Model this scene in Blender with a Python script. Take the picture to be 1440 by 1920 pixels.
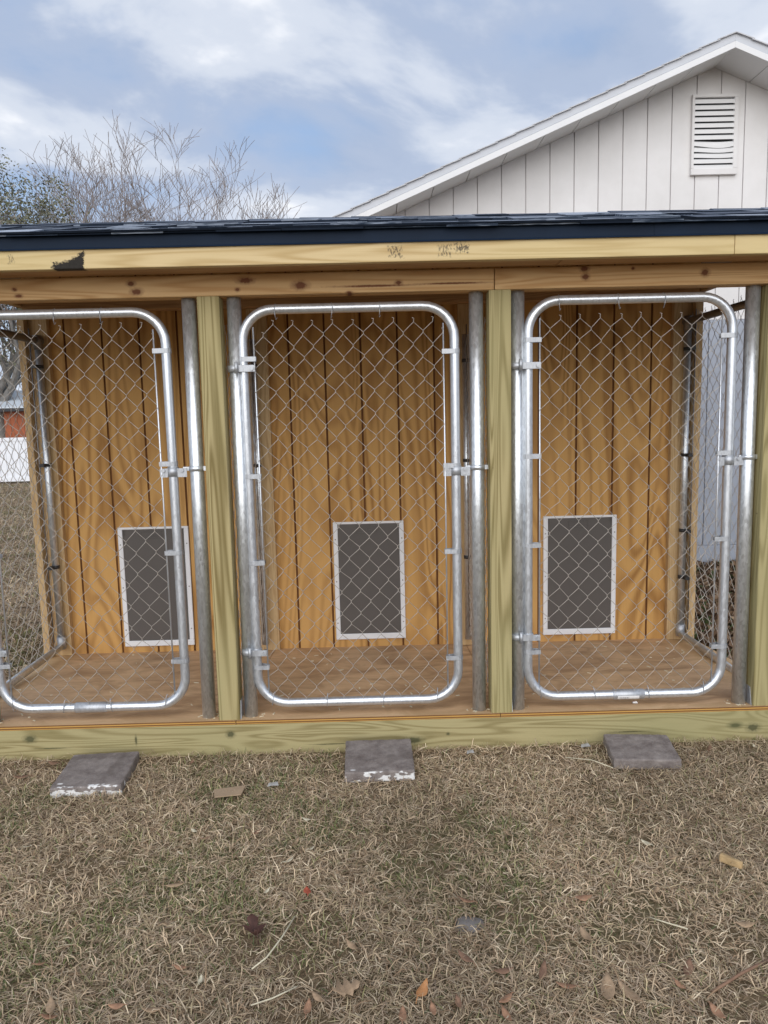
import bpy, math, random
import numpy as np
from mathutils import Vector, Matrix
R = math.radians
for o in list(bpy.data.objects): bpy.data.objects.remove(o)
scene = bpy.context.scene
COL = scene.collection

# ------------------------------------------------------------------ camera
FPX, CX, CY = 1443.0, 720.0, 960.0
PITCH, YAW, ROLL = R(7.35), R(0.45), R(1.38)
CAM = np.array([0.0, -3.12, 1.425])
_f = np.array([math.sin(YAW)*math.cos(PITCH), math.cos(YAW)*math.cos(PITCH), -math.sin(PITCH)])
_r = np.cross(_f, [0, 0, 1]); _r /= np.linalg.norm(_r); _u = np.cross(_r, _f)
_R = _r*math.cos(ROLL) - _u*math.sin(ROLL); _U = _u*math.cos(ROLL) + _r*math.sin(ROLL)
cam_d = bpy.data.cameras.new('camera'); cam = bpy.data.objects.new('camera', cam_d); COL.objects.link(cam)
cam.matrix_world = Matrix(((_R[0], _U[0], -_f[0], CAM[0]), (_R[1], _U[1], -_f[1], CAM[1]), (_R[2], _U[2], -_f[2], CAM[2]), (0, 0, 0, 1)))
cam_d.sensor_fit = 'VERTICAL'; cam_d.sensor_height = 24.0; cam_d.lens = FPX/1920*24.0
cam_d.clip_start = 0.05; cam_d.clip_end = 2000
scene.camera = cam
def onplane(px, py, axis, val):            # a photo pixel's ray met with a plane of the place
    d = _f + _R*(px-CX)/FPX - _U*(py-CY)/FPX
    return CAM + d*(val-CAM[axis])/d[axis]

# ------------------------------------------------------------------ sky, sun, exposure
SUN_EL, SUN_AZ = R(24), R(186)             # azimuth clockwise from +Y: behind the photographer
scene.render.engine = 'CYCLES'; scene.cycles.max_bounces = 6; scene.cycles.diffuse_bounces = 4; scene.cycles.glossy_bounces = 3
vs = scene.view_settings; vs.view_transform = 'Standard'; vs.look = 'None'; vs.gamma = 1.0; vs.exposure = 0.92
world = bpy.data.worlds.new('World'); scene.world = world; world.use_nodes = True
def node(nt, t, ins=None, **at):
    n = nt.nodes.new(t)
    for k, v in at.items(): setattr(n, k, v)
    for k, v in (ins or {}).items():
        if isinstance(v, bpy.types.NodeSocket): nt.links.new(v, n.inputs[k])
        else: n.inputs[k].default_value = v
    return n
def math_(nt, op, a, b=0.0, clamp=False):
    return node(nt, 'ShaderNodeMath', {0: a, 1: b}, operation=op, use_clamp=clamp).outputs[0]
def mix(nt, fac, a, b, bt='MIX'):
    n = nt.nodes.new('ShaderNodeMix'); n.data_type = 'RGBA'; n.blend_type = bt
    for s, v in ((n.inputs[0], fac), (n.inputs[6], a), (n.inputs[7], b)):
        if isinstance(v, bpy.types.NodeSocket): nt.links.new(v, s)
        else: s.default_value = v if not isinstance(v, tuple) or len(v) == 4 else (*v, 1)
    return n.outputs[2]
def ramp(nt, fac, stops, interp='LINEAR'):
    n = nt.nodes.new('ShaderNodeValToRGB'); n.color_ramp.interpolation = interp
    e = n.color_ramp.elements
    while len(e) < len(stops): e.new(0.5)
    for i, (p, c) in enumerate(stops):
        e[i].position = p; e[i].color = (c, c, c, 1) if not isinstance(c, tuple) else (*c, 1)
    nt.links.new(fac, n.inputs[0]); return n.outputs[0]
def sep(nt, v):
    return node(nt, 'ShaderNodeSeparateXYZ', {0: v}).outputs
def vmul(nt, v, s):
    return node(nt, 'ShaderNodeVectorMath', {0: v, 1: s}, operation='MULTIPLY').outputs[0]
def vadd(nt, v, s):
    return node(nt, 'ShaderNodeVectorMath', {0: v, 1: s}, operation='ADD').outputs[0]
def noise(nt, v, scale, detail=3, rough=0.5, dist=0.0):
    return node(nt, 'ShaderNodeTexNoise', {'Vector': v, 'Scale': scale, 'Detail': detail, 'Roughness': rough, 'Distortion': dist}).outputs['Fac']
nt = world.node_tree; nt.nodes.clear()
sky = node(nt, 'ShaderNodeTexSky', sky_type='NISHITA', sun_disc=False, sun_elevation=SUN_EL, sun_rotation=SUN_AZ, air_density=1.0, dust_density=1.5, ozone_density=1.2)
gen = node(nt, 'ShaderNodeTexCoord').outputs['Generated']
sx, sy, sz = sep(nt, gen)
zz = math_(nt, 'ADD', math_(nt, 'MAXIMUM', sz, 0.0), 0.22)
cv = node(nt, 'ShaderNodeCombineXYZ', {0: math_(nt, 'DIVIDE', sx, zz), 1: math_(nt, 'DIVIDE', sy, zz), 2: 0.37}).outputs[0]
SEED = 5.3
big = noise(nt, vadd(nt, cv, (3.1+SEED, 1.7, 0)), 0.95, 4, 0.5, 0.15)
mid = noise(nt, vadd(nt, cv, (8.4+SEED, 4.0, 2.0)), 2.0, 6, 0.55, 0.25)
cover = ramp(nt, math_(nt, 'ADD', math_(nt, 'MULTIPLY', big, 0.65), math_(nt, 'MULTIPLY', mid, 0.35)), [(0.33, 0.0), (0.50, 1.0)], 'EASE')
shade = ramp(nt, math_(nt, 'ADD', math_(nt, 'MULTIPLY', mid, 0.6), math_(nt, 'MULTIPLY', big, 0.4)), [(0.37, (2.05, 2.6, 3.65)), (0.47, (2.6, 3.1, 4.1)), (0.55, (4.0, 4.35, 5.0)), (0.64, (6.6, 6.6, 6.7))], 'EASE')
low = ramp(nt, sz, [(0.02, 1.0), (0.34, 0.0)], 'EASE')
cl = mix(nt, math_(nt, 'MULTIPLY', low, 0.55), shade, (4.3, 4.7, 5.4))
blue = mix(nt, 0.55, mix(nt, 1.0, sky.outputs[0], (1.0, 1.0, 1.0), 'MULTIPLY'), (1.9, 3.0, 5.0))
skyc = mix(nt, cover, blue, cl)
bg = node(nt, 'ShaderNodeBackground', {'Color': skyc, 'Strength': 0.092})
nt.links.new(bg.outputs[0], node(nt, 'ShaderNodeOutputWorld').inputs[0])
sd = bpy.data.lights.new('sun', 'SUN'); sd.energy = 1.5; sd.angle = R(75); sd.color = (1.0, 0.965, 0.915)
so = bpy.data.objects.new('sun', sd); COL.objects.link(so)
_sd = Vector((math.sin(SUN_AZ)*math.cos(SUN_EL), math.cos(SUN_AZ)*math.cos(SUN_EL), math.sin(SUN_EL)))
so.rotation_euler = _sd.to_track_quat('Z', 'Y').to_euler(); so.location = (0, -20, 20)

# ------------------------------------------------------------------ materials
MATS = {}
def mat(name, rough=0.7, metal=0.0):
    m = bpy.data.materials.new(name); m.use_nodes = True; MATS[name] = m
    nt = m.node_tree; b = nt.nodes['Principled BSDF']
    b.inputs['Roughness'].default_value = rough; b.inputs['Metallic'].default_value = metal
    return m, nt, b
def bump(nt, b, h, strength=0.3, dist=0.002):
    n = node(nt, 'ShaderNodeBump', {'Height': h, 'Strength': strength, 'Distance': dist})
    nt.links.new(n.outputs[0], b.inputs['Normal'])
def wpos(nt): return node(nt, 'ShaderNodeNewGeometry').outputs['Position']
def orand(nt): return node(nt, 'ShaderNodeObjectInfo').outputs['Random']

def wood(name, light, dark, axis, ring=26.0, spread=5.0, stretch=0.09, contrast=0.7, knots=0.0, offset=True, rough=0.72,
         tint=None, fine=0.25, knotcol=(0.10, 0.045, 0.02), stain=None, ksize=1.0):
    m, nt, b = mat(name, rough)
    p = wpos(nt)
    if offset:
        rr = orand(nt)
        p0 = vadd(nt, p, node(nt, 'ShaderNodeCombineXYZ', {0: math_(nt, 'MULTIPLY', rr, 17.3), 1: math_(nt, 'MULTIPLY', rr, 7.7), 2: math_(nt, 'MULTIPLY', rr, 29.1)}).outputs[0])
    else: p0 = p
    sc = [spread, spread, spread]; sc[axis] = spread*stretch
    v = vmul(nt, p0, tuple(sc))
    n1 = noise(nt, v, 1.0, 2, 0.5, 0.6)
    rg = math_(nt, 'ADD', math_(nt, 'MULTIPLY', math_(nt, 'SINE', math_(nt, 'MULTIPLY', n1, ring)), 0.5), 0.5)
    rg = math_(nt, 'POWER', rg, 1.6)
    sf = [220.0]*3; sf[axis] = 5.0
    nf = noise(nt, vmul(nt, p0, tuple(sf)), 1.0, 2, 0.6)
    nb = noise(nt, vmul(nt, p0, tuple(2.2 if i != axis else 0.8 for i in range(3))), 1.0, 3, 0.6)
    fac = math_(nt, 'ADD', math_(nt, 'MULTIPLY', rg, contrast), math_(nt, 'MULTIPLY', math_(nt, 'SUBTRACT', nf, 0.5), fine*2.0), True)
    c = mix(nt, fac, light, dark)
    if tint: c = mix(nt, ramp(nt, nb, [(0.38, 0.0), (0.62, 1.0)]), c, mix(nt, 0.55, c, tint))
    else: c = mix(nt, ramp(nt, nb, [(0.35, 0.0), (0.68, 0.35)]), c, dark)
    if knots:
        sk = [9.0]*3; sk[axis] = 4.2
        if axis != 1: sk[1] = 0.0
        vo = node(nt, 'ShaderNodeTexVoronoi', {'Vector': vadd(nt, vmul(nt, p0, tuple(sk)), (0.3, 0.1, 0.7)), 'Scale': 0.62, 'Randomness': 1.0})
        vr = sep(nt, vo.outputs['Color'])[0]
        kd = math_(nt, 'ADD', math_(nt, 'DIVIDE', vo.outputs['Distance'], math_(nt, 'ADD', math_(nt, 'MULTIPLY', sep(nt, vo.outputs['Color'])[2], 1.1*ksize), 0.45*ksize)), math_(nt, 'MULTIPLY', math_(nt, 'SUBTRACT', nf, 0.5), 0.05))
        km = math_(nt, 'MULTIPLY', ramp(nt, kd, [(0.05, 1.0), (0.085, 0.55), (0.16, 0.0)]), math_(nt, 'LESS_THAN', vr, knots))
        c = mix(nt, km, c, knotcol)
        # small nail and pin holes
        v2 = node(nt, 'ShaderNodeTexVoronoi', {'Vector': p, 'Scale': 7.0})
        pm = math_(nt, 'MULTIPLY', ramp(nt, v2.outputs['Distance'], [(0.022, 1.0), (0.034, 0.0)]), math_(nt, 'LESS_THAN', sep(nt, v2.outputs['Color'])[1], 0.4))
        c = mix(nt, math_(nt, 'MULTIPLY', pm, 0.8), c, (0.05, 0.03, 0.02))
    if stain: c = stain(nt, p, c)
    nt.links.new(c, b.inputs['Base Color'])
    b.inputs['Specular IOR Level'].default_value = 0.25
    bump(nt, b, math_(nt, 'ADD', math_(nt, 'MULTIPLY', nf, 0.7), math_(nt, 'MULTIPLY', rg, 0.3)), 0.35, 0.0012)
    return m

def box_mask(nt, p, x0, x1, z0, z1, soft, nscale, namp, seed):
    """1 inside an uneven-edged patch on an X-Z face"""
    x, y, z = sep(nt, p)
    n = math_(nt, 'MULTIPLY', math_(nt, 'SUBTRACT', noise(nt, vadd(nt, p, (seed, 0, 0)), nscale, 5, 0.65), 0.5), namp)
    dx = math_(nt, 'SUBTRACT', math_(nt, 'ABSOLUTE', math_(nt, 'SUBTRACT', x, (x0+x1)/2)), (x1-x0)/2)
    dz = math_(nt, 'SUBTRACT', math_(nt, 'ABSOLUTE', math_(nt, 'SUBTRACT', z, (z0+z1)/2)), (z1-z0)/2)
    d = math_(nt, 'ADD', math_(nt, 'MAXIMUM', dx, dz), n)
    return ramp(nt, math_(nt, 'ADD', math_(nt, 'DIVIDE', d, soft*2), 0.5), [(0.3, 1.0), (0.7, 0.0)])
def fascia_stain(nt, p, c):
    def P(px, py): q = onplane(px, py, 1, -0.182); return q[0], q[2]
    x0, z1 = P(97, 473); x1, z0 = P(158, 506)
    X_, Y_, Z_ = sep(nt, p)
    nn = math_(nt, 'MULTIPLY', math_(nt, 'SUBTRACT', noise(nt, p, 75, 5, 0.7), 0.5), 0.05)
    t_ = math_(nt, 'DIVIDE', math_(nt, 'SUBTRACT', X_, x0), x1-x0)
    top_ = math_(nt, 'ADD', math_(nt, 'MULTIPLY', math_(nt, 'POWER', math_(nt, 'MAXIMUM', t_, 0.0), 2.2), (z1-z0)*0.62), z0+0.026)
    dz_ = math_(nt, 'SUBTRACT', Z_, top_)
    dx_ = math_(nt, 'MULTIPLY', math_(nt, 'SUBTRACT', math_(nt, 'ABSOLUTE', math_(nt, 'SUBTRACT', t_, 0.5)), 0.5), x1-x0)
    d_ = math_(nt, 'ADD', math_(nt, 'MAXIMUM', dz_, dx_), nn)
    tar = ramp(nt, math_(nt, 'ADD', math_(nt, 'MULTIPLY', d_, 60.0), 0.5), [(0.3, 1.0), (0.75, 0.0)])
    tar = math_(nt, 'MULTIPLY', tar, ramp(nt, noise(nt, p, 45, 4, 0.6), [(0.22, 0.85), (0.34, 1.0)]))
    c = mix(nt, math_(nt, 'MULTIPLY', tar, 0.99), c, mix(nt, noise(nt, p, 120, 3), (0.004, 0.004, 0.005), (0.03, 0.026, 0.022)))
    for i, (a, b_, cc, d, k) in enumerate(((728, 462, 754, 482, 0.7), (822, 459, 846, 480, 0.65), (850, 455, 878, 474, 0.8), (15, 478, 26, 494, 0.6))):
        u0, w1 = P(a, b_); u1, w0 = P(cc, d)
        mm = box_mask(nt, p, u0, u1, w0, w1, 0.01, 55, 0.05, 11.0+3*i)
        spk = ramp(nt, noise(nt, vmul(nt, p, (160, 160, 70)), 1.0, 3, 0.6), [(0.45, 0.0), (0.58, 1.0)])
        c = mix(nt, math_(nt, 'MULTIPLY', math_(nt, 'MULTIPLY', mm, spk), k), c, (0.03, 0.028, 0.03))
    return c

def knot_marks(nt, p, c, spots, Y, col):
    X_, Y_, Z_ = sep(nt, p); nz = math_(nt, 'MULTIPLY', math_(nt, 'SUBTRACT', noise(nt, p, 90, 3, 0.6), 0.5), 1.1)
    for px, py, rx, rz in spots:
        q = onplane(px, py, 1, Y)
        dx = math_(nt, 'DIVIDE', math_(nt, 'SUBTRACT', X_, q[0]), rx); dz = math_(nt, 'DIVIDE', math_(nt, 'SUBTRACT', Z_, q[2]), rz)
        d = math_(nt, 'SQRT', math_(nt, 'ADD', math_(nt, 'MULTIPLY', dx, dx), math_(nt, 'MULTIPLY', dz, dz)))
        k = ramp(nt, math_(nt, 'MULTIPLY', math_(nt, 'ADD', d, nz), 0.4), [(0.30, 1.0), (0.46, 0.45), (0.8, 0.0)])
        c = mix(nt, math_(nt, 'MULTIPLY', k, 0.9), c, col)
    return c
def header_stain(nt, p, c):
    return knot_marks(nt, p, c, ((35, 555, .012, .006), (27, 543, .008, .006), (245, 532, .014, .008), (256, 547, .018, .010), (460, 526, .026, .010), (445, 543, .008, .006), (563, 535, .024, .013), (747, 530, .012, .007),
        (700, 536, .11, .0035), (850, 531, .10, .003), (1096, 504, .014, .009), (1098, 519, .012, .010), (1322, 511, .013, .012), (1187, 503, .006, .005), (655, 548, .01, .004)), -0.003, (0.12, 0.032, 0.014))
def rim_stain(nt, p, c):
    return knot_marks(nt, p, c, ((56, 1386, .020, .013), (432, 1377, .014, .012), (776, 1388, .03, .012), (1412, 1364, .022, .014), (840, 1376, .006, .005), (255, 1388, .004, .016), (100, 1403, .05, .002), (620, 1395, .06, .002), (1180, 1372, .05, .002)), -0.002, (0.075, 0.075, 0.035))
wood('siding_ply', (0.58, 0.335, 0.115), (0.285, 0.13, 0.035), 2, ring=90, spread=3.0, stretch=0.15, contrast=0.75, offset=False, fine=0.20, tint=(0.62, 0.36, 0.13), knots=0.02, knotcol=(0.16, 0.07, 0.025))
wood('groove_ply', (0.20, 0.085, 0.03), (0.10, 0.04, 0.014), 2, ring=60, spread=8, contrast=0.5, offset=False)
wood('stud_pine', (0.58, 0.42, 0.23), (0.38, 0.23, 0.10), 2, ring=110, spread=9, contrast=0.55, knots=0.25)
wood('post_treated', (0.42, 0.345, 0.175), (0.165, 0.122, 0.04), 2, ring=120, spread=8, contrast=0.85, tint=(0.335, 0.305, 0.15), knots=0.14, fine=0.22, stretch=0.05)
wood('rim_treated', (0.385, 0.33, 0.17), (0.20, 0.16, 0.065), 0, ring=110, spread=8, contrast=0.7, fine=0.35, tint=(0.295, 0.28, 0.135), knots=0.1, knotcol=(0.10, 0.10, 0.045), stain=rim_stain)
wood('header_pine', (0.63, 0.42, 0.21), (0.43, 0.235, 0.09), 0, ring=80, spread=8, contrast=0.7, knots=0.2, knotcol=(0.12, 0.035, 0.015), stretch=0.06, stain=header_stain)
wood('fascia_pine', (0.64, 0.495, 0.27), (0.41, 0.27, 0.105), 0, ring=75, spread=8, contrast=0.6, tint=(0.60, 0.485, 0.24), knots=0.12, stain=fascia_stain, stretch=0.06)
wood('soffit_pine', (0.52, 0.33, 0.17), (0.31, 0.165, 0.075), 0, ring=110, spread=11, contrast=0.65, knots=0.7, stretch=0.05, ksize=1.3)
wood('beam_pine_y', (0.52, 0.35, 0.17), (0.36, 0.21, 0.085), 1, ring=100, spread=9, contrast=0.6, knots=0.2)
# floor plywood: worn brown, cleaner toward the saw-cut holes and the rims
def floor_mat():
    m, nt, b = mat('floor_ply', 0.62)
    p = wpos(nt); x, y, z = sep(nt, p)
    v = vmul(nt, p, (0.9, 5.0, 1.0))
    rg = math_(nt, 'ADD', math_(nt, 'MULTIPLY', math_(nt, 'SINE', math_(nt, 'MULTIPLY', noise(nt, v, 1.3, 2, 0.5, 1.0), 34)), 0.5), 0.5)
    fine = noise(nt, vmul(nt, p, (6, 190, 1)), 1.0, 2, 0.6)
    sm = noise(nt, vmul(nt, vadd(nt, p, (4, 2, 0)), (3.2, 6.0, 1)), 1.0, 5, 0.62, 1.2)
    fac = math_(nt, 'ADD', math_(nt, 'MULTIPLY', rg, 0.32), math_(nt, 'MULTIPLY', math_(nt, 'SUBTRACT', fine, 0.5), 0.4), True)
    c = mix(nt, fac, (0.63, 0.43, 0.255), (0.43, 0.27, 0.145))
    c = mix(nt, ramp(nt, sm, [(0.42, 0.0), (0.66, 0.75)]), c, (0.29, 0.17, 0.09))
    ends = math_(nt, 'SUBTRACT', math_(nt, 'ABSOLUTE', math_(nt, 'ADD', x, 0.055)), 1.66)
    cm = math_(nt, 'ADD', math_(nt, 'MULTIPLY', ends, 9.0), math_(nt, 'MULTIPLY', math_(nt, 'SUBTRACT', sm, 0.5), 1.2), True)
    fr = math_(nt, 'ADD', math_(nt, 'MULTIPLY', math_(nt, 'SUBTRACT', 0.10, y), 6.0), math_(nt, 'MULTIPLY', math_(nt, 'SUBTRACT', sm, 0.5), 1.6), True)
    c = mix(nt, math_(nt, 'MULTIPLY', math_(nt, 'MAXIMUM', cm, fr), 0.55), c, (0.62, 0.43, 0.22))
    nt.links.new(c, b.inputs['Base Color']); b.inputs['Specular IOR Level'].default_value = 0.3
    bump(nt, b, fine, 0.3, 0.001)
floor_mat()
def ply_edge():
    m, nt, b = mat('ply_edge', 0.75)
    p = wpos(nt); z = sep(nt, p)[2]
    s = math_(nt, 'SINE', math_(nt, 'MULTIPLY', z, 620.0))
    n = noise(nt, vmul(nt, p, (14, 14, 90)), 1.0, 3)
    c = mix(nt, ramp(nt, math_(nt, 'ADD', s, math_(nt, 'MULTIPLY', n, 0.8)), [(0.2, 0.0), (0.75, 1.0)]), (0.16, 0.07, 0.02), (0.52, 0.29, 0.07))
    nt.links.new(c, b.inputs['Base Color'])
ply_edge()
def galv(name, base, rough, spangle=0.5, metal=0.9):
    m, nt, b = mat(name, rough, metal)
    p = wpos(nt)
    vo = node(nt, 'ShaderNodeTexVoronoi', {'Vector': vmul(nt, p, (150, 150, 60)), 'Scale': 1.0})
    n = noise(nt, vmul(nt, p, (30, 30, 9)), 1.0, 4, 0.6)
    k = math_(nt, 'ADD', math_(nt, 'MULTIPLY', sep(nt, vo.outputs['Color'])[0], 0.45), math_(nt, 'MULTIPLY', n, 0.55))
    c = mix(nt, ramp(nt, k, [(0.25, 0.0), (0.7, 1.0)]), tuple(q*(1-spangle*0.55) for q in base), base)
    nt.links.new(c, b.inputs['Base Color'])
    nt.links.new(math_(nt, 'ADD', math_(nt, 'MULTIPLY', k, 0.22), rough-0.1), b.inputs['Roughness'])
galv('galv_pipe', (0.72, 0.75, 0.77), 0.34, 0.45, 0.78)
galv('galv_bright', (0.68, 0.71, 0.75), 0.34, 0.25, 0.75)
galv('galv_wire', (0.50, 0.46, 0.41), 0.45, 0.2, 0.6)
galv('galv_fitting', (0.50, 0.52, 0.55), 0.45, 0.4, 0.6)
galv('dark_pipe', (0.30, 0.29, 0.28), 0.5, 0.4)
def plain(name, col, rough=0.6, var=0.12, scale=8.0, bmp=0.0, metal=0.0, col2=None, spec=None):
    m, nt, b = mat(name, rough, metal)
    p = wpos(nt); n = noise(nt, p, scale, 5, 0.6)
    c2 = col2 or tuple(q*(1-var) for q in col)
    c = mix(nt, ramp(nt, n, [(0.35, 0.0), (0.65, 1.0)]), c2, col)
    nt.links.new(c, b.inputs['Base Color'])
    if bmp: bump(nt, b, noise(nt, p, scale*12, 3), bmp, 0.002)
    if spec is not None: b.inputs['Specular IOR Level'].default_value = spec
    return m
plain('black_fitting', (0.03, 0.03, 0.032), 0.45)
plain('door_frame_white', (0.80, 0.81, 0.83), 0.42, 0.05)
plain('door_panel_grey', (0.10, 0.089, 0.082), 0.5, 0.06, 5)
plain('door_recess_grey', (0.085, 0.076, 0.070), 0.45, 0.06, 5)
plain('drip_edge_navy', (0.006, 0.016, 0.036), 0.55, 0.2, 5, spec=0.14)
plain('sticker', (0.75, 0.75, 0.75), 0.5, 0.02)
plain('ink', (0.05, 0.05, 0.06), 0.6)
plain('paint_wall', (0.76, 0.745, 0.74), 0.7, 0.06, 2.6, 0.25, col2=(0.69, 0.675, 0.665))
plain('paint_groove', (0.60, 0.58, 0.58), 0.8, 0.1)
plain('paint_trim', (0.78, 0.78, 0.78), 0.55, 0.05, 3)
plain('paint_fascia', (0.57, 0.59, 0.63), 0.55, 0.06, 3)
plain('paint_lower', (0.34, 0.37, 0.43), 0.65, 0.08, 4, 0.2)
plain('vent_dark', (0.03, 0.03, 0.03), 0.9)
plain('house_shingle', (0.60, 0.60, 0.62), 0.9, 0.2, 30)
plain('roof_deck', (0.33, 0.22, 0.12), 0.8, 0.3, 8)
plain('vinyl_white', (0.80, 0.82, 0.86), 0.4, 0.04)
plain('shed_red', (0.36, 0.105, 0.045), 0.8, 0.2, 4)
plain('shed_roof', (0.60, 0.66, 0.72), 0.5, 0.12, 2)
plain('shed_dark', (0.03, 0.03, 0.035), 0.6)
plain('bark', (0.27, 0.235, 0.21), 0.9, 0.35, 6, 0.5)
plain('bare_twig', (0.33, 0.28, 0.26), 0.9, 0.3, 2)
plain('mossy_bark', (0.26, 0.25, 0.235), 0.95, 0.35, 7, 0.5)
plain('cardboard', (0.40, 0.29, 0.19), 0.85, 0.15, 12)
plain('scrap_wood', (0.52, 0.36, 0.18), 0.8, 0.35, 30, 0.4)
plain('stone_grey', (0.21, 0.19, 0.18), 0.85, 0.3, 30, 0.4)
plain('leaf_tan', (0.42, 0.29, 0.18), 0.75, 0.3, 60)
plain('leaf_brown', (0.28, 0.16, 0.10), 0.75, 0.35, 60)
plain('leaf_orange', (0.40, 0.22, 0.13), 0.7, 0.4, 50)
plain('leaf_bright', (0.56, 0.26, 0.10), 0.7, 0.3, 50)
plain('leaf_red', (0.48, 0.11, 0.06), 0.6, 0.3, 50)
plain('leaf_dark', (0.085, 0.035, 0.025), 0.75, 0.4, 40)
plain('leaf_pale', (0.66, 0.60, 0.44), 0.7, 0.2, 60)
plain('plastic_clear', (0.42, 0.42, 0.41), 0.35, 0.2, 40)
def shingle_mat():
    m, nt, b = mat('shingle_navy', 0.85)
    p = wpos(nt); rr = orand(nt)
    g = noise(nt, p, 420, 2, 0.7)
    g2 = noise(nt, vmul(nt, p, (3, 9, 9)), 1.0, 3)
    k = math_(nt, 'ADD', math_(nt, 'MULTIPLY', rr, 0.45), math_(nt, 'ADD', math_(nt, 'MULTIPLY', g, 0.35), math_(nt, 'MULTIPLY', g2, 0.2)))
    nt.links.new(ramp(nt, k, [(0.2, (0.02, 0.028, 0.045)), (0.45, (0.08, 0.10, 0.14)), (0.75, (0.36, 0.40, 0.47))]), b.inputs['Base Color'])
    bump(nt, b, g, 0.6, 0.003)
shingle_mat()
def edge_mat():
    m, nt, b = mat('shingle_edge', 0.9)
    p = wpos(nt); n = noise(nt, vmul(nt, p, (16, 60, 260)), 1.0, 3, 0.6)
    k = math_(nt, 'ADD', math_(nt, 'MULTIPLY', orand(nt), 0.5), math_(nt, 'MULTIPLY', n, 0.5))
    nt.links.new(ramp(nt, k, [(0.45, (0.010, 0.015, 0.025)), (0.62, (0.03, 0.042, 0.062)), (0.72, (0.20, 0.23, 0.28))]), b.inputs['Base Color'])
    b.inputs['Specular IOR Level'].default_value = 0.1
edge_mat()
plain('starter_edge', (0.008, 0.012, 0.020), 0.9, 0.4, 40, spec=0.1)
def concrete_mat():
    m, nt, b = mat('paver_concrete', 0.85)
    tc = node(nt, 'ShaderNodeTexCoord').outputs['Object']; p = wpos(nt)
    n = noise(nt, p, 16, 6, 0.65); f = noise(nt, p, 260, 2, 0.7); d = noise(nt, p, 5.5, 3, 0.5, 0.6)
    c = mix(nt, ramp(nt, n, [(0.3, 0.0), (0.7, 1.0)]), (0.115, 0.092, 0.085), (0.29, 0.255, 0.235))
    c = mix(nt, ramp(nt, f, [(0.55, 0.0), (0.75, 0.35)]), c, (0.42, 0.39, 0.37))
    c = mix(nt, ramp(nt, d, [(0.55, 0.0), (0.60, 0.45)]), c, (0.105, 0.085, 0.075))
    # white paint scrapes along the near arris
    x, y, z = sep(nt, tc); rr = orand(nt)
    e1 = ramp(nt, math_(nt, 'ADD', math_(nt, 'MULTIPLY', math_(nt, 'ABSOLUTE', math_(nt, 'ADD', y, 0.139)), 9.0), 0.0), [(0.03, 1.0), (0.17, 0.0)])
    st = noise(nt, vadd(nt, vmul(nt, tc, (13, 30, 30)), node(nt, 'ShaderNodeCombineXYZ', {0: math_(nt, 'MULTIPLY', rr, 31.0)}).outputs[0]), 1.0, 3, 0.6)
    wm = math_(nt, 'MULTIPLY', ramp(nt, st, [(0.50, 0.0), (0.53, 1.0)]), ramp(nt, e1, [(0.3, 0.0), (0.45, 1.0)]))
    sp = node(nt, 'ShaderNodeTexVoronoi', {'Vector': vmul(nt, tc, (9, 22, 9)), 'Scale': 1.0})
    sm = math_(nt, 'MULTIPLY', ramp(nt, sp.outputs['Distance'], [(0.09, 1.0), (0.12, 0.0)]), math_(nt, 'LESS_THAN', sep(nt, sp.outputs['Color'])[0], 0.3))
    c = mix(nt, math_(nt, 'MAXIMUM', wm, sm), c, (0.72, 0.72, 0.71))
    nt.links.new(c, b.inputs['Base Color'])
    bump(nt, b, math_(nt, 'ADD', f, n), 0.5, 0.003)
concrete_mat()
def ground_mat():
    m, nt, b = mat('lawn_soil', 0.95)
    p = wpos(nt)
    a = noise(nt, p, 0.55, 5, 0.6); c_ = noise(nt, p, 3.5, 5, 0.65); f = noise(nt, p, 55, 4, 0.7)
    c = mix(nt, ramp(nt, f, [(0.3, 0.0), (0.7, 1.0)]), (0.085, 0.056, 0.035), (0.28, 0.20, 0.125))
    g = math_(nt, 'MULTIPLY', ramp(nt, a, [(0.42, 0.0), (0.62, 1.0)]), ramp(nt, c_, [(0.35, 0.2), (0.65, 1.0)]))
    c = mix(nt, math_(nt, 'MULTIPLY', g, 0.6), c, (0.10, 0.115, 0.05))
    nt.links.new(c, b.inputs['Base Color']); b.inputs['Specular IOR Level'].default_value = 0.1
    bump(nt, b, f, 0.8, 0.01)
ground_mat()
def vcol_mat(name, rough=0.8, trans=0.0):
    m, nt, b = mat(name, rough)
    a = node(nt, 'ShaderNodeVertexColor', layer_name='col')
    nt.links.new(a.outputs['Color'], b.inputs['Base Color']); b.inputs['Specular IOR Level'].default_value = 0.2
    return m
vcol_mat('grass_blades', 0.7); vcol_mat('foliage', 0.6); vcol_mat('litter', 0.8)

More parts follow.
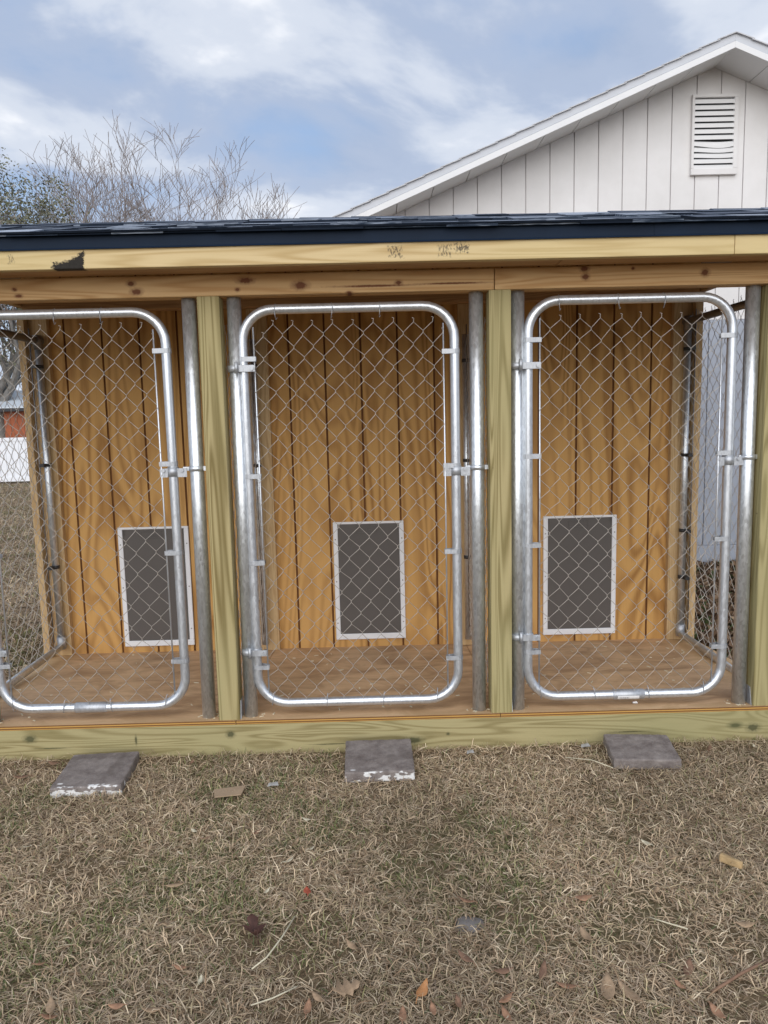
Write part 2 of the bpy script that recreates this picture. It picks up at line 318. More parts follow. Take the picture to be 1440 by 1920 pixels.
# ------------------------------------------------------------------ mesh helpers
W = {}                                     # world origin of every built object
class MB:
    def __init__(s): s.v = []; s.f = []; s.sm = []
    def face(s, idx, smooth=False): s.f.append(tuple(idx)); s.sm.append(smooth)
    def add(s, pts): n = len(s.v); s.v.extend([tuple(map(float, p)) for p in pts]); return n
    def box(s, x0, x1, y0, y1, z0, z1):
        return s.hexa([(x0, y0, z0), (x1, y0, z0), (x1, y1, z0), (x0, y1, z0), (x0, y0, z1), (x1, y0, z1), (x1, y1, z1), (x0, y1, z1)])
    def hexa(s, p):
        n = s.add(p)
        for q in ((0, 3, 2, 1), (4, 5, 6, 7), (0, 1, 5, 4), (1, 2, 6, 5), (2, 3, 7, 6), (3, 0, 4, 7)): s.face([n+i for i in q])
        return s
    def prism(s, poly, y0, y1):            # poly in X-Z, extruded along Y
        k = len(poly); n = s.add([(x, y0, z) for x, z in poly] + [(x, y1, z) for x, z in poly])
        s.face([n+i for i in range(k)]); s.face([n+k+i for i in reversed(range(k))])
        for i in range(k):
            j = (i+1) % k; s.face([n+i, n+k+i, n+k+j, n+j])
        return s
    def tube(s, pts, r, sides=10, closed=False, caps=True, smooth=True):
        P = [np.array(p, float) for p in pts]; m = len(P)
        rr = r if hasattr(r, '__len__') else [r]*m
        up = None; rings = []
        for i in range(m):
            a = P[(i-1) % m] if (closed or i > 0) else P[i]; c = P[(i+1) % m] if (closed or i < m-1) else P[i]
            t = c-a; L = np.linalg.norm(t); t = t/L if L > 1e-9 else np.array([0, 0, 1.0])
            if up is None:
                h = np.array([0, 0, 1.0]) if abs(t[2]) < 0.9 else np.array([0, 1.0, 0])
                up = np.cross(np.cross(t, h), t)
            up = up - t*np.dot(up, t); up /= np.linalg.norm(up) + 1e-12
            sd_ = np.cross(t, up)
            rings.append(s.add([P[i] + rr[i]*(math.cos(2*math.pi*k/sides)*up + math.sin(2*math.pi*k/sides)*sd_) for k in range(sides)]))
        for i in range(m if closed else m-1):
            a, c = rings[i], rings[(i+1) % m]
            for k in range(sides):
                l = (k+1) % sides; s.face((a+k, a+l, c+l, c+k), smooth)
        if caps and not closed:
            s.face([rings[0]+k for k in reversed(range(sides))]); s.face([rings[-1]+k for k in range(sides)])
        return s
    def cyl(s, a, b, r, sides=14): return s.tube([a, b], r, sides)
def link(o, parent):
    COL.objects.link(o)
    if parent is not None: o.parent = parent
def obj(name, mb, mname, parent=None, bevel=0.0, recalc=True, origin=None):
    v = np.array(mb.v); c = (v.min(0)+v.max(0))/2 if origin is None else np.array(origin, float)
    me = bpy.data.meshes.new(name); me.from_pydata([tuple(q) for q in v-c], [], mb.f)
    me.polygons.foreach_set('use_smooth', mb.sm); me.update()
    me.materials.append(MATS[mname] if isinstance(mname, str) else mname)
    o = bpy.data.objects.new(name, me); link(o, parent)
    base = W[parent.name] if parent is not None else np.zeros(3)
    o.location = tuple(c-base); W[o.name] = c
    if bevel:
        b = o.modifiers.new('bevel', 'BEVEL'); b.width = bevel; b.segments = 2; b.limit_method = 'ANGLE'
    return o
def copy_at(src, parent, c):
    o = src.copy(); link(o, parent); c = np.array(c, float)
    o.location = tuple(c - (W[parent.name] if parent is not None else 0)); W[o.name] = c
    return o
def thing(name, loc, label, cat, group=None):
    e = bpy.data.objects.new(name, None); COL.objects.link(e); e.location = loc; e.empty_display_size = 0.2
    W[e.name] = np.array(loc, float); tag(e, label, cat, group); return e
def tag(o, label, cat, group=None):
    o['label'] = label; o['category'] = cat
    if group: o['group'] = group
    return o
def box(name, m, parent, x0, x1, y0, y1, z0, z1, bevel=0.003): return obj(name, MB().box(x0, x1, y0, y1, z0, z1), m, parent, bevel)

# ------------------------------------------------------------------ ground
def gz(x, y): return 0.0
g = MB(); n = g.add([(-400, -400, 0), (400, -400, 0), (400, 400, 0), (-400, 400, 0)]); g.face((n, n+1, n+2, n+3))
lawn = obj('lawn', g, 'lawn_soil'); lawn['kind'] = 'structure'

# ------------------------------------------------------------------ the kennel
K = thing('dog_kennel', (-0.05, 1.2, 0.0), 'open-fronted timber dog kennel with three chain-link gated runs and a navy shingle roof', 'dog kennel')
XL, XR, YB = -1.94, 1.83, 1.27
ZF, ZFB = 0.152, 0.066                      # the floor falls a little toward the back wall
def zfloor(y): return ZF + (ZFB-ZF)*y/YB
# rim beams and the ground sill
box('rim_beam', 'rim_treated', K, XL-0.02, XR+0.02, -0.002, 0.036, -0.02, ZF-0.019, 0.004)
for xa in (XL-0.02, XR-0.018):
    obj('side_rim_beam', MB().hexa([(xa, 0.037, -0.02), (xa+0.038, 0.037, -0.02), (xa+0.038, YB, -0.02), (xa, YB, -0.02),
        (xa, 0.037, ZF-0.021), (xa+0.038, 0.037, ZF-0.021), (xa+0.038, YB, ZFB-0.02), (xa, YB, ZFB-0.02)]), 'beam_pine_y', K, 0.003)
# plywood floor sheets, their edge plies showing at the front
fx = [XL, -0.622, 0.497, XR]
for a, b_ in zip(fx[:-1], fx[1:]):
    x0, x1 = a+0.0015, b_-0.0015
    s = obj('floor_sheet', MB().hexa([(x0, -0.004, ZF-0.018), (x1, -0.004, ZF-0.018), (x1, YB, ZFB-0.018), (x0, YB, ZFB-0.018),
        (x0, -0.004, ZF), (x1, -0.004, ZF), (x1, YB, ZFB), (x0, YB, ZFB)]), 'floor_ply', K)
    s.data.materials.append(MATS['ply_edge']); s.data.polygons[2].material_index = 1
# front posts
for x0, x1 in ((-1.765, -1.676), (-0.694, -0.605), (0.459, 0.548), (1.572, 1.661)):
    box('post', 'post_treated', K, x0, x1, 0.0, 0.089, ZF-0.003, 1.897, 0.005)
for xb_ in (-0.6045, 1.5685, 0.5485):
    m = MB().hexa([(xb_, 0.012, ZF-0.001), (xb_+0.003, 0.012, ZF-0.001), (xb_+0.003, 0.086, ZF-0.004), (xb_, 0.086, ZF-0.004), (xb_, 0.030, ZF+0.075), (xb_+0.003, 0.030, ZF+0.075), (xb_+0.003, 0.086, ZF+0.075), (xb_, 0.086, ZF+0.075)])
    obj('post_bracket', m, 'galv_fitting', K)
# header, soffit strip, fascia
box('header_board', 'header_pine', K, XL-0.16, 0.480, -0.003, 0.084, 1.896, 1.979, 0.004)
box('header_board', 'header_pine', K, 0.4825, XR+0.2, -0.003, 0.084, 1.896, 1.979, 0.004)
box('soffit_board', 'soffit_pine', K, XL-0.30, 0.72, -0.142, -0.004, 1.982, 2.02, 0.002)
box('soffit_board', 'soffit_pine', K, 0.723, XR+0.4, -0.142, -0.004, 1.982, 2.02, 0.002)
box('fascia_board', 'fascia_pine', K, XL-0.40, 1.345, -0.182, -0.144, 1.977, 2.078, 0.003)
box('fascia_board', 'fascia_pine', K, 1.3465, XR+0.5, -0.182, -0.144, 1.977, 2.078, 0.003)
# top plates and side beams
box('back_plate', 'soffit_pine', K, XL+0.04, XR-0.045, 1.175, 1.262, 2.012, 2.10)
for xa in (XL, XR-0.038):
    box('side_beam', 'beam_pine_y', K, xa, xa+0.038, 0.086, 1.60, 2.040, 2.13)
# back wall: grooved plywood, each board proud of the recessed groove
box('wall_backing', 'groove_ply', K, XL, XR, YB+0.006, YB+0.012, ZFB-0.03, 2.40, 0)
gx = [XL, -1.72, -1.513, -1.305, -1.093, -0.885, -0.68, -0.478, -0.277, -0.075, 0.13, 0.335, 0.54, 0.72, 0.924, 1.138, 1.346, 1.558, XR]
for i, (a, b_) in enumerate(zip(gx[:-1], gx[1:])):
    box('siding_board', 'siding_ply', K, a+0.0055, b_-0.0055, YB-0.004, YB+0.005, ZFB-0.012, 2.39, 0.0012)
# studs against the wall
studs = [(-1.938, -1.90, 1.18, 1.265), (-1.898, -1.795, 1.226, 1.2655), (1.665, 1.765, 1.226, 1.2655), (1.767, 1.81, 1.18, 1.265), (-0.70, -0.59, 1.226, 1.2655), (0.468, 0.578, 1.226, 1.2655)]
for x0, x1, y0, y1 in studs: box('stud', 'stud_pine', K, x0, x1, y0, y1, ZFB+0.004, 2.011)
# rear room
def side_wall(x0, x1):
    m = MB(); ys = (YB+0.013, 1.33, 2.0); z = [2.094+0.262*(y+0.188)-0.05 if y <= 1.33 else 2.094+0.262*1.518-0.262*(y-1.33)-0.05 for y in ys]
    k = m.add([(x0, ys[0], 0), (x0, ys[2], 0), (x0, ys[2], z[2]), (x0, ys[1], z[1]), (x0, ys[0], z[0]), (x1, ys[0], 0), (x1, ys[2], 0), (x1, ys[2], z[2]), (x1, ys[1], z[1]), (x1, ys[0], z[0])])
    m.face([k, k+1, k+2, k+3, k+4]); m.face([k+9, k+8, k+7, k+6, k+5])
    for i in range(5):
        j = (i+1) % 5; m.face([k+i, k+5+i, k+5+j, k+j])
    obj('room_side_wall', m, 'siding_ply', K)
side_wall(XL, XL+0.03); side_wall(XR-0.03, XR)
box('room_rear_wall', 'siding_ply', K, XL+0.031, XR-0.031, 1.97, 2.0, 0, 2.26, 0)
# roof: deck, drip edge, shingles
RX0, RX1, YE, ZE, SL, YR = -2.38, 2.45, -0.188, 2.094, 0.262, 1.33
def zr(y): return ZE + SL*(y-YE) if y <= YR else ZE + SL*(2*YR-YE-y)
roof = obj('roof', MB().hexa([(RX0, YE+0.004, ZE-0.016), (RX1, YE+0.004, ZE-0.016), (RX1, YR, zr(YR)-0.018), (RX0, YR, zr(YR)-0.018), (RX0, YE+0.004, ZE), (RX1, YE+0.004, ZE), (RX1, YR, zr(YR)), (RX0, YR, zr(YR))]), 'roof_deck', K)
YX = 2.15
for nm, z0, z1, mn in (('rear_roof_deck', -0.018, 0.002, 'roof_deck'), ('rear_roof_slope', 0.0025, 0.010, 'shingle_navy')):
    obj(nm, MB().hexa([(RX0, YR+0.001, zr(YR)+z0), (RX1, YR+0.001, zr(YR)+z0), (RX1, YX, zr(YX)+z0), (RX0, YX, zr(YX)+z0), (RX0, YR+0.001, zr(YR)+z1), (RX1, YR+0.001, zr(YR)+z1), (RX1, YX, zr(YX)+z1), (RX0, YX, zr(YX)+z1)]), mn, K)
for x0, x1, dy in ((RX0, 1.075, 0.0), (1.045, RX1, 0.0016)):
    m = MB(); yf = -0.1845-dy
    m.box(x0, x1, yf-0.0012, yf, 2.049, ZE+0.003)
    m.hexa([(x0, yf-0.006, 2.045), (x1, yf-0.006, 2.045), (x1, yf, 2.0455), (x0, yf, 2.0455), (x0, yf-0.0012, 2.052), (x1, yf-0.0012, 2.052), (x1, yf, 2.052), (x0, yf, 2.052)])
    obj('drip_edge', m, 'drip_edge_navy', roof)
# starter edge of the shingles: dark overhanging lip
rng = random.Random(5)
box('starter_strip', 'starter_edge', roof, RX0, RX1, YE-0.022, YE+0.10, ZE+0.004, ZE+0.0125, 0.001)
cosS = math.cos(math.atan(SL)); nshin = 0
expo = 0.145; ncourse = 12
for cidx in range(ncourse+1):
    y0 = YE-0.020 + cidx*expo*cosS
    if y0 > YR-0.05: break
    x = RX0 - rng.uniform(0, 0.2)
    while x < RX1:
        w = rng.choice((0.11, 0.15, 0.19, 0.24, 0.30)); xa, xb = max(x, RX0), min(x+w, RX1); x += w
        if xb-xa < 0.02: continue
        t = rng.choice((0.003, 0.005, 0.007, 0.010)); d0 = rng.uniform(-0.03, 0.02) if cidx else rng.uniform(-0.004, 0.006)
        ya = y0+d0; yb = min(y0+expo*cosS*1.10, YR)
        za = ZE+SL*(ya-YE)+0.003; zb = ZE+SL*(yb-YE)+0.001
        rk = rng.uniform(0.7, 1.7)
        wv = [rng.uniform(0, 0.003) for _ in range(2)]
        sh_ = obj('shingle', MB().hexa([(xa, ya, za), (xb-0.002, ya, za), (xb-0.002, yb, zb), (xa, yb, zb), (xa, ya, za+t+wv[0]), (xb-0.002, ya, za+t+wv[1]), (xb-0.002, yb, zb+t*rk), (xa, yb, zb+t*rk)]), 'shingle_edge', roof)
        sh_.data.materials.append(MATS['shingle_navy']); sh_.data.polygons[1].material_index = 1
        nshin += 1
for k in range(17):
    xa = RX0+k*(RX1-RX0)/17; xb = xa+(RX1-RX0)/17+0.012; t = rng.uniform(0.002, 0.008)
    obj('ridge_cap', MB().hexa([(xa, YR-0.13, zr(YR-0.13)+0.004), (xb, YR-0.13, zr(YR-0.13)+0.004), (xb, YR+0.13, zr(YR+0.13)+0.004), (xa, YR+0.13, zr(YR+0.13)+0.004), (xa, YR-0.03, zr(YR-0.03)+0.012+t), (xb, YR-0.03, zr(YR-0.03)+0.012+t*0.4), (xb, YR+0.03, zr(YR+0.03)+0.012+t*0.4), (xa, YR+0.03, zr(YR+0.03)+0.012+t)]), 'shingle_navy', roof)

# ------------------------------------------------------------------ chain link
def chainlink(p0, ux, width, z0f, z1f, w=0.082, h=0.092, r=0.00125, seed=1, jit=0.0035, barb_top=True, barb_bot=True, z0flat=None):
    rg = np.random.RandomState(seed); m = MB(); ux = np.array(ux, float); nrm = np.array([-ux[1], ux[0], 0.0])
    nw = int(round(width/(w/2))); hw = width/nw
    J = {}
    def knot(i, j):
        if (i, j) not in J: J[(i, j)] = rg.uniform(-jit, jit, 2)
        return J[(i, j)]
    for i in range(nw):
        xm = (i+0.5)*hw; za, zb = z0f(xm), z1f(xm)
        base = (za if z0flat is None else z0flat)
        j0 = 0; pts = []
        nj = int((zb-base)/(h/2))
        for j in range(nj+1):
            right = (j+i) % 2 == 1
            kx = i+1 if right else i
            jt = knot(kx, j); z = base + j*h/2 + jt[1]
            x = kx*hw + jt[0]*0.8 + (-0.0006 if right else 0.0006)
            off = 0.0022 if (right) else -0.0022
            edge = kx in (0, nw)
            for dz, k in ((-0.0045, -1), (0.0045, 1)):
                q = np.array(p0) + ux*x + nrm*(off*k) ; pts.append((q[0], q[1], z+dz))
        a, b_ = np.array(pts[0]), np.array(pts[-1])
        if barb_top and (nj+i) % 2 == 1: pts += [tuple(b_ + ux*0.003 + np.array([0, 0, 0.006])), tuple(b_ - ux*0.006 + np.array([0, 0, 0.009]))]
        m.tube(pts, r, 4, caps=False)
    return m

def gate(xl, xr, zb, zt, hinge, latch, bandsL, bandsR, hz, sleeve, seed, label, lean=0.0, sticker=False):
    yg, rt, rc = 0.052, 0.0195, 0.128
    pts = []
    for cx_, cz, a0 in ((xr-rc, zt-rc, 90), (xr-rc, zb+rc, 0), (xl+rc, zb+rc, -90), (xl+rc, zt-rc, 180)):
        for k in range(9):
            a = R(a0 - 90*k/8); pts.append((cx_+rc*math.cos(a), yg, cz+rc*math.sin(a)))
    G = obj('gate', MB().tube(pts, rt, 14, closed=True), 'galv_bright', K); G['label'] = label
    bl, br = xl+0.046, xr-0.046
    def edge(x):                            # how far the round corners lift the mesh
        d = min(x+0.046, (xr-xl)-(x+0.046)); return rc-math.sqrt(max(rc*rc-max(rc-d, 0)**2, 0)) if d < rc else 0
    mesh = chainlink((bl, yg-0.012, 0), (1, 0, 0), br-bl, lambda x: zb+0.012+edge(x), lambda x: zt-0.045-edge(x), seed=seed, z0flat=zb+0.022)
    # drop what pokes past the lower corners
    obj('chain_link_mesh', mesh, 'galv_wire', G)
    for xb in (bl, br):
        obj('tension_bar', MB().tube([(xb, yg-0.010, zb+0.035), (xb+0.001, yg-0.010, (zb+zt)/2), (xb, yg-0.010, zt-0.07)], 0.0034, 6), 'galv_bright', G)
    for xt, xb, zs in ((xl, bl, bandsL), (xr, br, bandsR)):
        s = 1 if xb > xt else -1
        for z in zs:
            m = MB(); pp = [(xt-s*(rt+0.002)*math.cos(a), yg+(rt+0.002)*math.sin(a)) for a in [R(q) for q in range(-90, 91, 30)]]
            prof = [(xb+s*0.006, yg-rt*0.85)] + pp + [(xb+s*0.006, yg+0.004)]
            z0, z1 = z-0.0095, z+0.0095
            k = m.add([(x, y, z0) for x, y in prof] + [(x, y, z1) for x, y in prof] + [(x*0.985+xt*0.015, y*0.985+yg*0.015, z0) for x, y in prof] + [(x*0.985+xt*0.015, y*0.985+yg*0.015, z1) for x, y in prof])
            L = len(prof)
            for i in range(L-1):
                m.face((k+i, k+i+1, k+L+i+1, k+L+i)); m.face((k+2*L+i+1, k+2*L+i, k+3*L+i, k+3*L+i+1))
                m.face((k+L+i, k+L+i+1, k+3*L+i+1, k+3*L+i)); m.face((k+i+1, k+i, k+2*L+i, k+2*L+i+1))
            m.cyl((xb-s*0.012, yg-rt*0.95, z), (xb-s*0.012, yg+0.01, z), 0.005, 8)
            obj('tension_band', m, 'galv_fitting', G)
    # hinges between pole and frame
    px = xl-0.048 if hinge is None else hinge
    for z in hz:
        m = MB()
        m.tube([(px, yg+0.004, z-0.013), (px, yg+0.004, z+0.013)], 0.0335, 16)
        m.tube([(xl, yg, z-0.014), (xl, yg, z+0.014)], 0.0235, 16)
        m.box(px, xl+0.048, yg-0.0265, yg-0.0235, z-0.013, z+0.013)
        m.cyl((xl+0.036, yg-0.033, z), (xl+0.036, yg+0.006, z), 0.0085, 8)
        m.cyl((px+0.008, yg-0.034, z+0.026), (px+0.008, yg-0.034, z-0.02), 0.0075, 8)
        obj('hinge', m, 'galv_fitting', G)
    # fork latch and the band on the latch pole
    if latch:
        lp, lz = latch; m = MB()
        m.tube([(xr, yg, lz-0.019), (xr, yg, lz+0.019)], 0.0235, 16)
        for s, e in ((-1, -0.052), (1, 0.058)):
            m.box(min(xr+s*0.02, xr+e), max(xr+s*0.02, xr+e), yg-0.012, yg-0.008, lz-0.022, lz+0.014)
            m.cyl((xr+s*0.038, yg-0.019, lz+0.006), (xr+s*0.038, yg+0.004, lz+0.006), 0.0085, 8)
            m.cyl((xr+s*0.038, yg-0.0135, lz-0.012), (xr+s*0.038, yg-0.006, lz-0.012), 0.006, 8)
        obj('fork_latch', m, 'galv_fitting', G)
        m = MB(); m.tube([(lp, 0.056, lz+0.001), (lp, 0.056, lz+0.021)], 0.0325, 16)
        m.box(xr+0.042, lp-0.02, 0.047, 0.053, lz+0.003, lz+0.019); m.box(lp+0.02, lp+0.054, 0.045, 0.051, lz+0.002, lz+0.020)
        obj('latch_band', m, 'galv_bright', G)
    if sleeve is not None:
        m = MB(); m.tube([(sleeve-0.068, yg, zb), (sleeve-0.066, yg, zb), (sleeve+0.066, yg, zb), (sleeve+0.068, yg, zb)], [0.0197, 0.0222, 0.0222, 0.0197], 14)
        obj('sleeve', m, 'galv_fitting', G)
        if sticker:
            m = MB(); pr = [(yg-0.0228*math.cos(a), zb+0.0228*math.sin(a)) for a in [R(q) for q in (-38, -25, -12, 2)]]
            k = m.add([(sleeve-0.050, y, z) for y, z in pr]+[(sleeve+0.042, y, z) for y, z in pr])
            for i in range(3): m.face((k+i, k+4+i, k+5+i, k+1+i))
            st = obj('sticker', m, 'sticker', G)
            m = MB()
            for q in range(14):
                xx = sleeve-0.046 + q*0.0032 + (q % 3)*0.0006; a0, a1 = R(-32), R(-14)
                k = m.add([(xx, yg-0.0230*math.cos(a0), zb+0.0230*math.sin(a0)), (xx+0.0012+(q % 2)*0.0008, yg-0.0230*math.cos(a0), zb+0.0230*math.sin(a0)), (xx+0.0012+(q % 2)*0.0008, yg-0.0230*math.cos(a1), zb+0.0230*math.sin(a1)), (xx, yg-0.0230*math.cos(a1), zb+0.0230*math.sin(a1))])
                m.face((k, k+1, k+2, k+3))
            obj('printed_bars', m, 'ink', G)
    rg = random.Random(seed)
    for zc, sg, fr in ((zt, -1, (0.16, 0.42, 0.68)), (zb, 1, (0.085, 0.33, 0.62, 0.915))):
        for f_ in fr:
            x = xl + (xr-xl)*(f_+rg.uniform(-0.03, 0.03)); tl = rg.uniform(-0.012, 0.012)
            dz = 0
            if f_ > 0.9 or f_ < 0.1: dz = 0.012
            ring_ = [(x+tl*math.sin(a)*0.6, yg+0.0215*math.cos(a), zc+dz+0.0215*math.sin(a)) for a in [R(q) for q in range(0, 361, 45)]]
            m = MB().tube(ring_, 0.0014, 5)
            m.tube([(x, yg-0.0215, zc+dz), (x+tl*0.5, yg-0.020, zc+dz+sg*0.028), (x+tl, yg-0.012, zc+dz+sg*0.042), (x+tl+0.006, yg-0.010, zc+dz+sg*0.034)], 0.0014, 5)
            obj('wire_tie', m, 'galv_fitting', G)
    return G
gate(-1.622, -0.838, 0.206, 1.848, -1.664, (-0.742, 1.205), (1.69, 1.24, 0.87, 0.40), (1.693, 1.238, 0.868, 0.403), (1.60, 0.46), -1.245, 11, 'chain-link gate of the run beside the leafy yard')
gate(-0.529, 0.326, 0.203, 1.847, -0.561, (0.415, 1.182), (1.652, 1.178, 0.816, 0.366), (1.665, 1.203, 0.845, 0.386), (1.615, 0.432), None, 12, 'chain-link gate of the middle run')
gate(0.624, 1.454, 0.200, 1.857, 0.581, (1.535, 1.197), (1.702, 1.232, 0.861, 0.402), (1.702, 1.228, 0.869, 0.406), (1.60, 0.468), 1.055, 13, 'chain-link gate of the run beside the white house', sticker=True)
# steel gate poles set through the floor
for px in (-1.664, -0.742, -0.561, 0.415, 0.581, 1.535):
    m = MB().tube([(px-0.004 if px < 0 else px, 0.056, ZF-0.012), (px, 0.056, 1.0), (px+0.004 if px < 0 else px, 0.056, 1.8965)], 0.0285, 18)
    pole = obj('gate_pole', m, 'galv_pipe', K)
    k = MB()
    for i in range(14):
        a = rng.uniform(0, 6.28); d = rng.uniform(0.03, 0.055); x = px+d*math.cos(a); y = 0.056+d*math.sin(a)*0.8; l = rng.uniform(0.003, 0.009)
        t_ = rng.uniform(0, 3.1); z = zfloor(y)
        k.hexa([(x-l*math.cos(t_), y-l*math.sin(t_), z), (x+l*math.cos(t_), y+l*math.sin(t_), z), (x+l*math.cos(t_)-0.002, y+l*math.sin(t_)+0.002, z), (x-l*math.cos(t_), y-l*math.sin(t_)+0.002, z),
                (x-l*math.cos(t_), y-l*math.sin(t_), z+0.003), (x+l*math.cos(t_), y+l*math.sin(t_), z+0.002), (x+l*math.cos(t_)-0.002, y+l*math.sin(t_)+0.002, z+0.003), (x-l*math.cos(t_), y-l*math.sin(t_)+0.002, z+0.003)])
    sdst = obj('wood_chips', k, 'leaf_pale', K); sdst['kind'] = 'stuff'
for x0, x1, nb in ((-1.85, -0.72, 26), (-0.55, 0.42, 34), (0.60, 1.72, 46)):
    k = MB()
    for i in range(nb):
        x = rng.uniform(x0, x1); y = rng.uniform(0.02, 1.2); l = rng.uniform(0.004, 0.014); t_ = rng.uniform(0, 3.1); z = zfloor(y)+0.0005; c_, s_ = math.cos(t_), math.sin(t_); w_ = rng.uniform(0.0012, 0.003)
        q = [(x-l*c_+w_*s_, y-l*s_-w_*c_), (x+l*c_+w_*s_, y+l*s_-w_*c_), (x+l*c_-w_*s_, y+l*s_+w_*c_), (x-l*c_-w_*s_, y-l*s_+w_*c_)]
        k.hexa([(a, b_, z) for a, b_ in q]+[(a, b_, z+rng.uniform(0.001, 0.004)) for a, b_ in q])
    fl = obj('wood_shavings', k, 'leaf_pale', K); fl['kind'] = 'stuff'
# side panels and dividers
def side_panel(X0, X1, y0, y1, zb, zt, seed, bands, top_ext, rails=True, mat_t='dark_pipe', w=0.082):
    d = np.array([X1-X0, y1-y0, 0.0]); L = np.linalg.norm(d); u = d/L
    mesh = chainlink((X0, y0, 0), u, L, lambda x: zb, lambda x: zt+(0.075 if rails else 0.0), seed=seed, z0flat=zb+0.005, r=0.0014, w=w)
    Pn = obj('chain_link_panel', mesh, 'galv_wire', K)
    def at(y, dx=0): t = (y-y0)/(y1-y0); return X0+(X1-X0)*t+dx
    inn = 0.022 if X0 < -1 else -0.022
    if abs(X0) < 1: inn = 0.0
    obj('back_pole', MB().tube([(at(y1-0.03, inn), y1-0.035, zfloor(y1)+0.05), (at(y1-0.03, inn), y1-0.035, zt+0.01)], 0.0195, 14), 'galv_pipe', Pn)
    if rails:
        obj('top_rail', MB().tube([(at(y0-0.05, inn), y0-0.03, zt), (at(y1, inn), y1+0.028, zt)], 0.0200, 12), mat_t, Pn)
        obj('bottom_rail', MB().tube([(at(y0-0.05, inn), y0-0.03, zb), (at(y1, inn), y1-0.01, zb-0.006)], 0.0200, 12), 'galv_pipe', Pn)
        c = (at(y1-0.03, inn), y1-0.035, zt)
        m = MB().tube([(c[0], c[1], zt-0.05), (c[0], c[1], zt+0.028)], 0.024, 14); m.tube([(c[0], c[1]-0.05, zt), (c[0], c[1]+0.06, zt)], 0.025, 12)
        obj('corner_fitting', m, 'dark_pipe', Pn)
        c = (at(y1-0.03, inn), y1-0.035)
        obj('corner_fitting', MB().tube([(c[0], c[1], zb-0.02), (c[0], c[1], zb+0.05)], 0.024, 14), 'galv_fitting', Pn)
    so_ = 0.03 if X0 < 0 else -0.03
    bx = at(y1-0.10); obj('tension_bar', MB().tube([(bx, y1-0.085, zb+0.03), (bx, y1-0.085, zt+0.06)], 0.0035, 6), 'dark_pipe', Pn)
    for z in bands:
        m = MB().tube([(at(y1-0.03, inn), y1-0.035, z-0.009), (at(y1-0.03, inn), y1-0.035, z+0.009)], 0.0225, 14); m.box(min(bx, at(y1-0.03, inn)), max(bx, at(y1-0.03, inn))+0.003, y1-0.09, y1-0.045, z-0.009, z+0.009)
        obj('tension_band', m, 'black_fitting', Pn)
side_panel(-1.862, -1.862, 0.10, 1.235, 0.143, 1.862, 21, (1.72, 1.18, 0.60), True)
side_panel(1.757, 1.757, 0.10, 1.235, 0.122, 1.885, 22, (1.735, 1.15, 0.72, 0.45), True)
side_panel(-0.650, -0.668, 0.10, 1.225, 0.16, 1.83, 23, (1.70, 1.15, 0.60), False, rails=False)
side_panel(0.490, 0.505, 0.10, 1.225, 0.16, 1.83, 24, (1.70, 1.15, 0.60), False, rails=False)

# ------------------------------------------------------------------ dog doors on the back wall
def dog_door(a, b_, label):
    y = YB-0.004
    p, q = onplane(*a, 1, y), onplane(*b_, 1, y); x0, x1, z1, z0 = p[0], q[0], p[2], q[2]
    fw = 0.033
    m = MB().box(x0, x1, y-0.014, y+0.001, z0, z0+fw); m.box(x0, x1, y-0.014, y+0.001, z1-0.013, z1)
    m.box(x0, x0+fw*0.8, y-0.0142, y+0.001, z0+fw, z1-0.013); m.box(x1-fw*0.8, x1, y-0.0142, y+0.001, z0+fw, z1-0.013)
    D = obj('dog_door', m, 'door_frame_white', K, 0.003); D['label'] = label
    m = MB().box(x0+fw*0.8-0.001, x1-fw*0.8+0.001, y-0.008, y-0.004, z0+fw-0.001, z1-0.014)
    obj('panel', m, 'door_panel_grey', D)
    cx_ = (x0+x1)/2-0.01; zt = z1-0.045
    m = MB()
    for u0, u1, w0, w1 in ((-0.058, 0.058, 0.016, 0.019), (-0.058, 0.058, -0.022, -0.019), (-0.058, -0.055, -0.019, 0.016), (0.055, 0.058, -0.019, 0.016), (-0.004, 0.03, -0.008, -0.005), (0.005, 0.008, -0.005, 0.014)):
        m.box(cx_+u0, cx_+u1, y-0.0105, y-0.0078, zt+w0, zt+w1)
    obj('finger_grip', m, 'door_recess_grey', D)
    for xx in (x0+0.012, x1-0.012):
        for zz in (z0+0.10, (z0+z1)/2, z1-0.10):
            obj('screw', MB().cyl((xx, y-0.0158, zz), (xx, y-0.012, zz), 0.0038, 8), 'dark_pipe', D)
    m = MB()
    for xx in (x0+fw*0.8+0.003, x1-fw*0.8-0.009): m.box(xx, xx+0.006, y-0.0125, y-0.0075, z1-0.045, z1-0.014)
    obj('corner_clip', m, 'door_recess_grey', D)
dog_door((221, 989), (366, 1208), 'white-framed grey dog door behind the tube of its gate')
dog_door((624, 979), (761, 1195), 'white-framed grey dog door of the middle run')
dog_door((1018, 968), (1152, 1186), 'white-framed grey dog door nearest the white house')

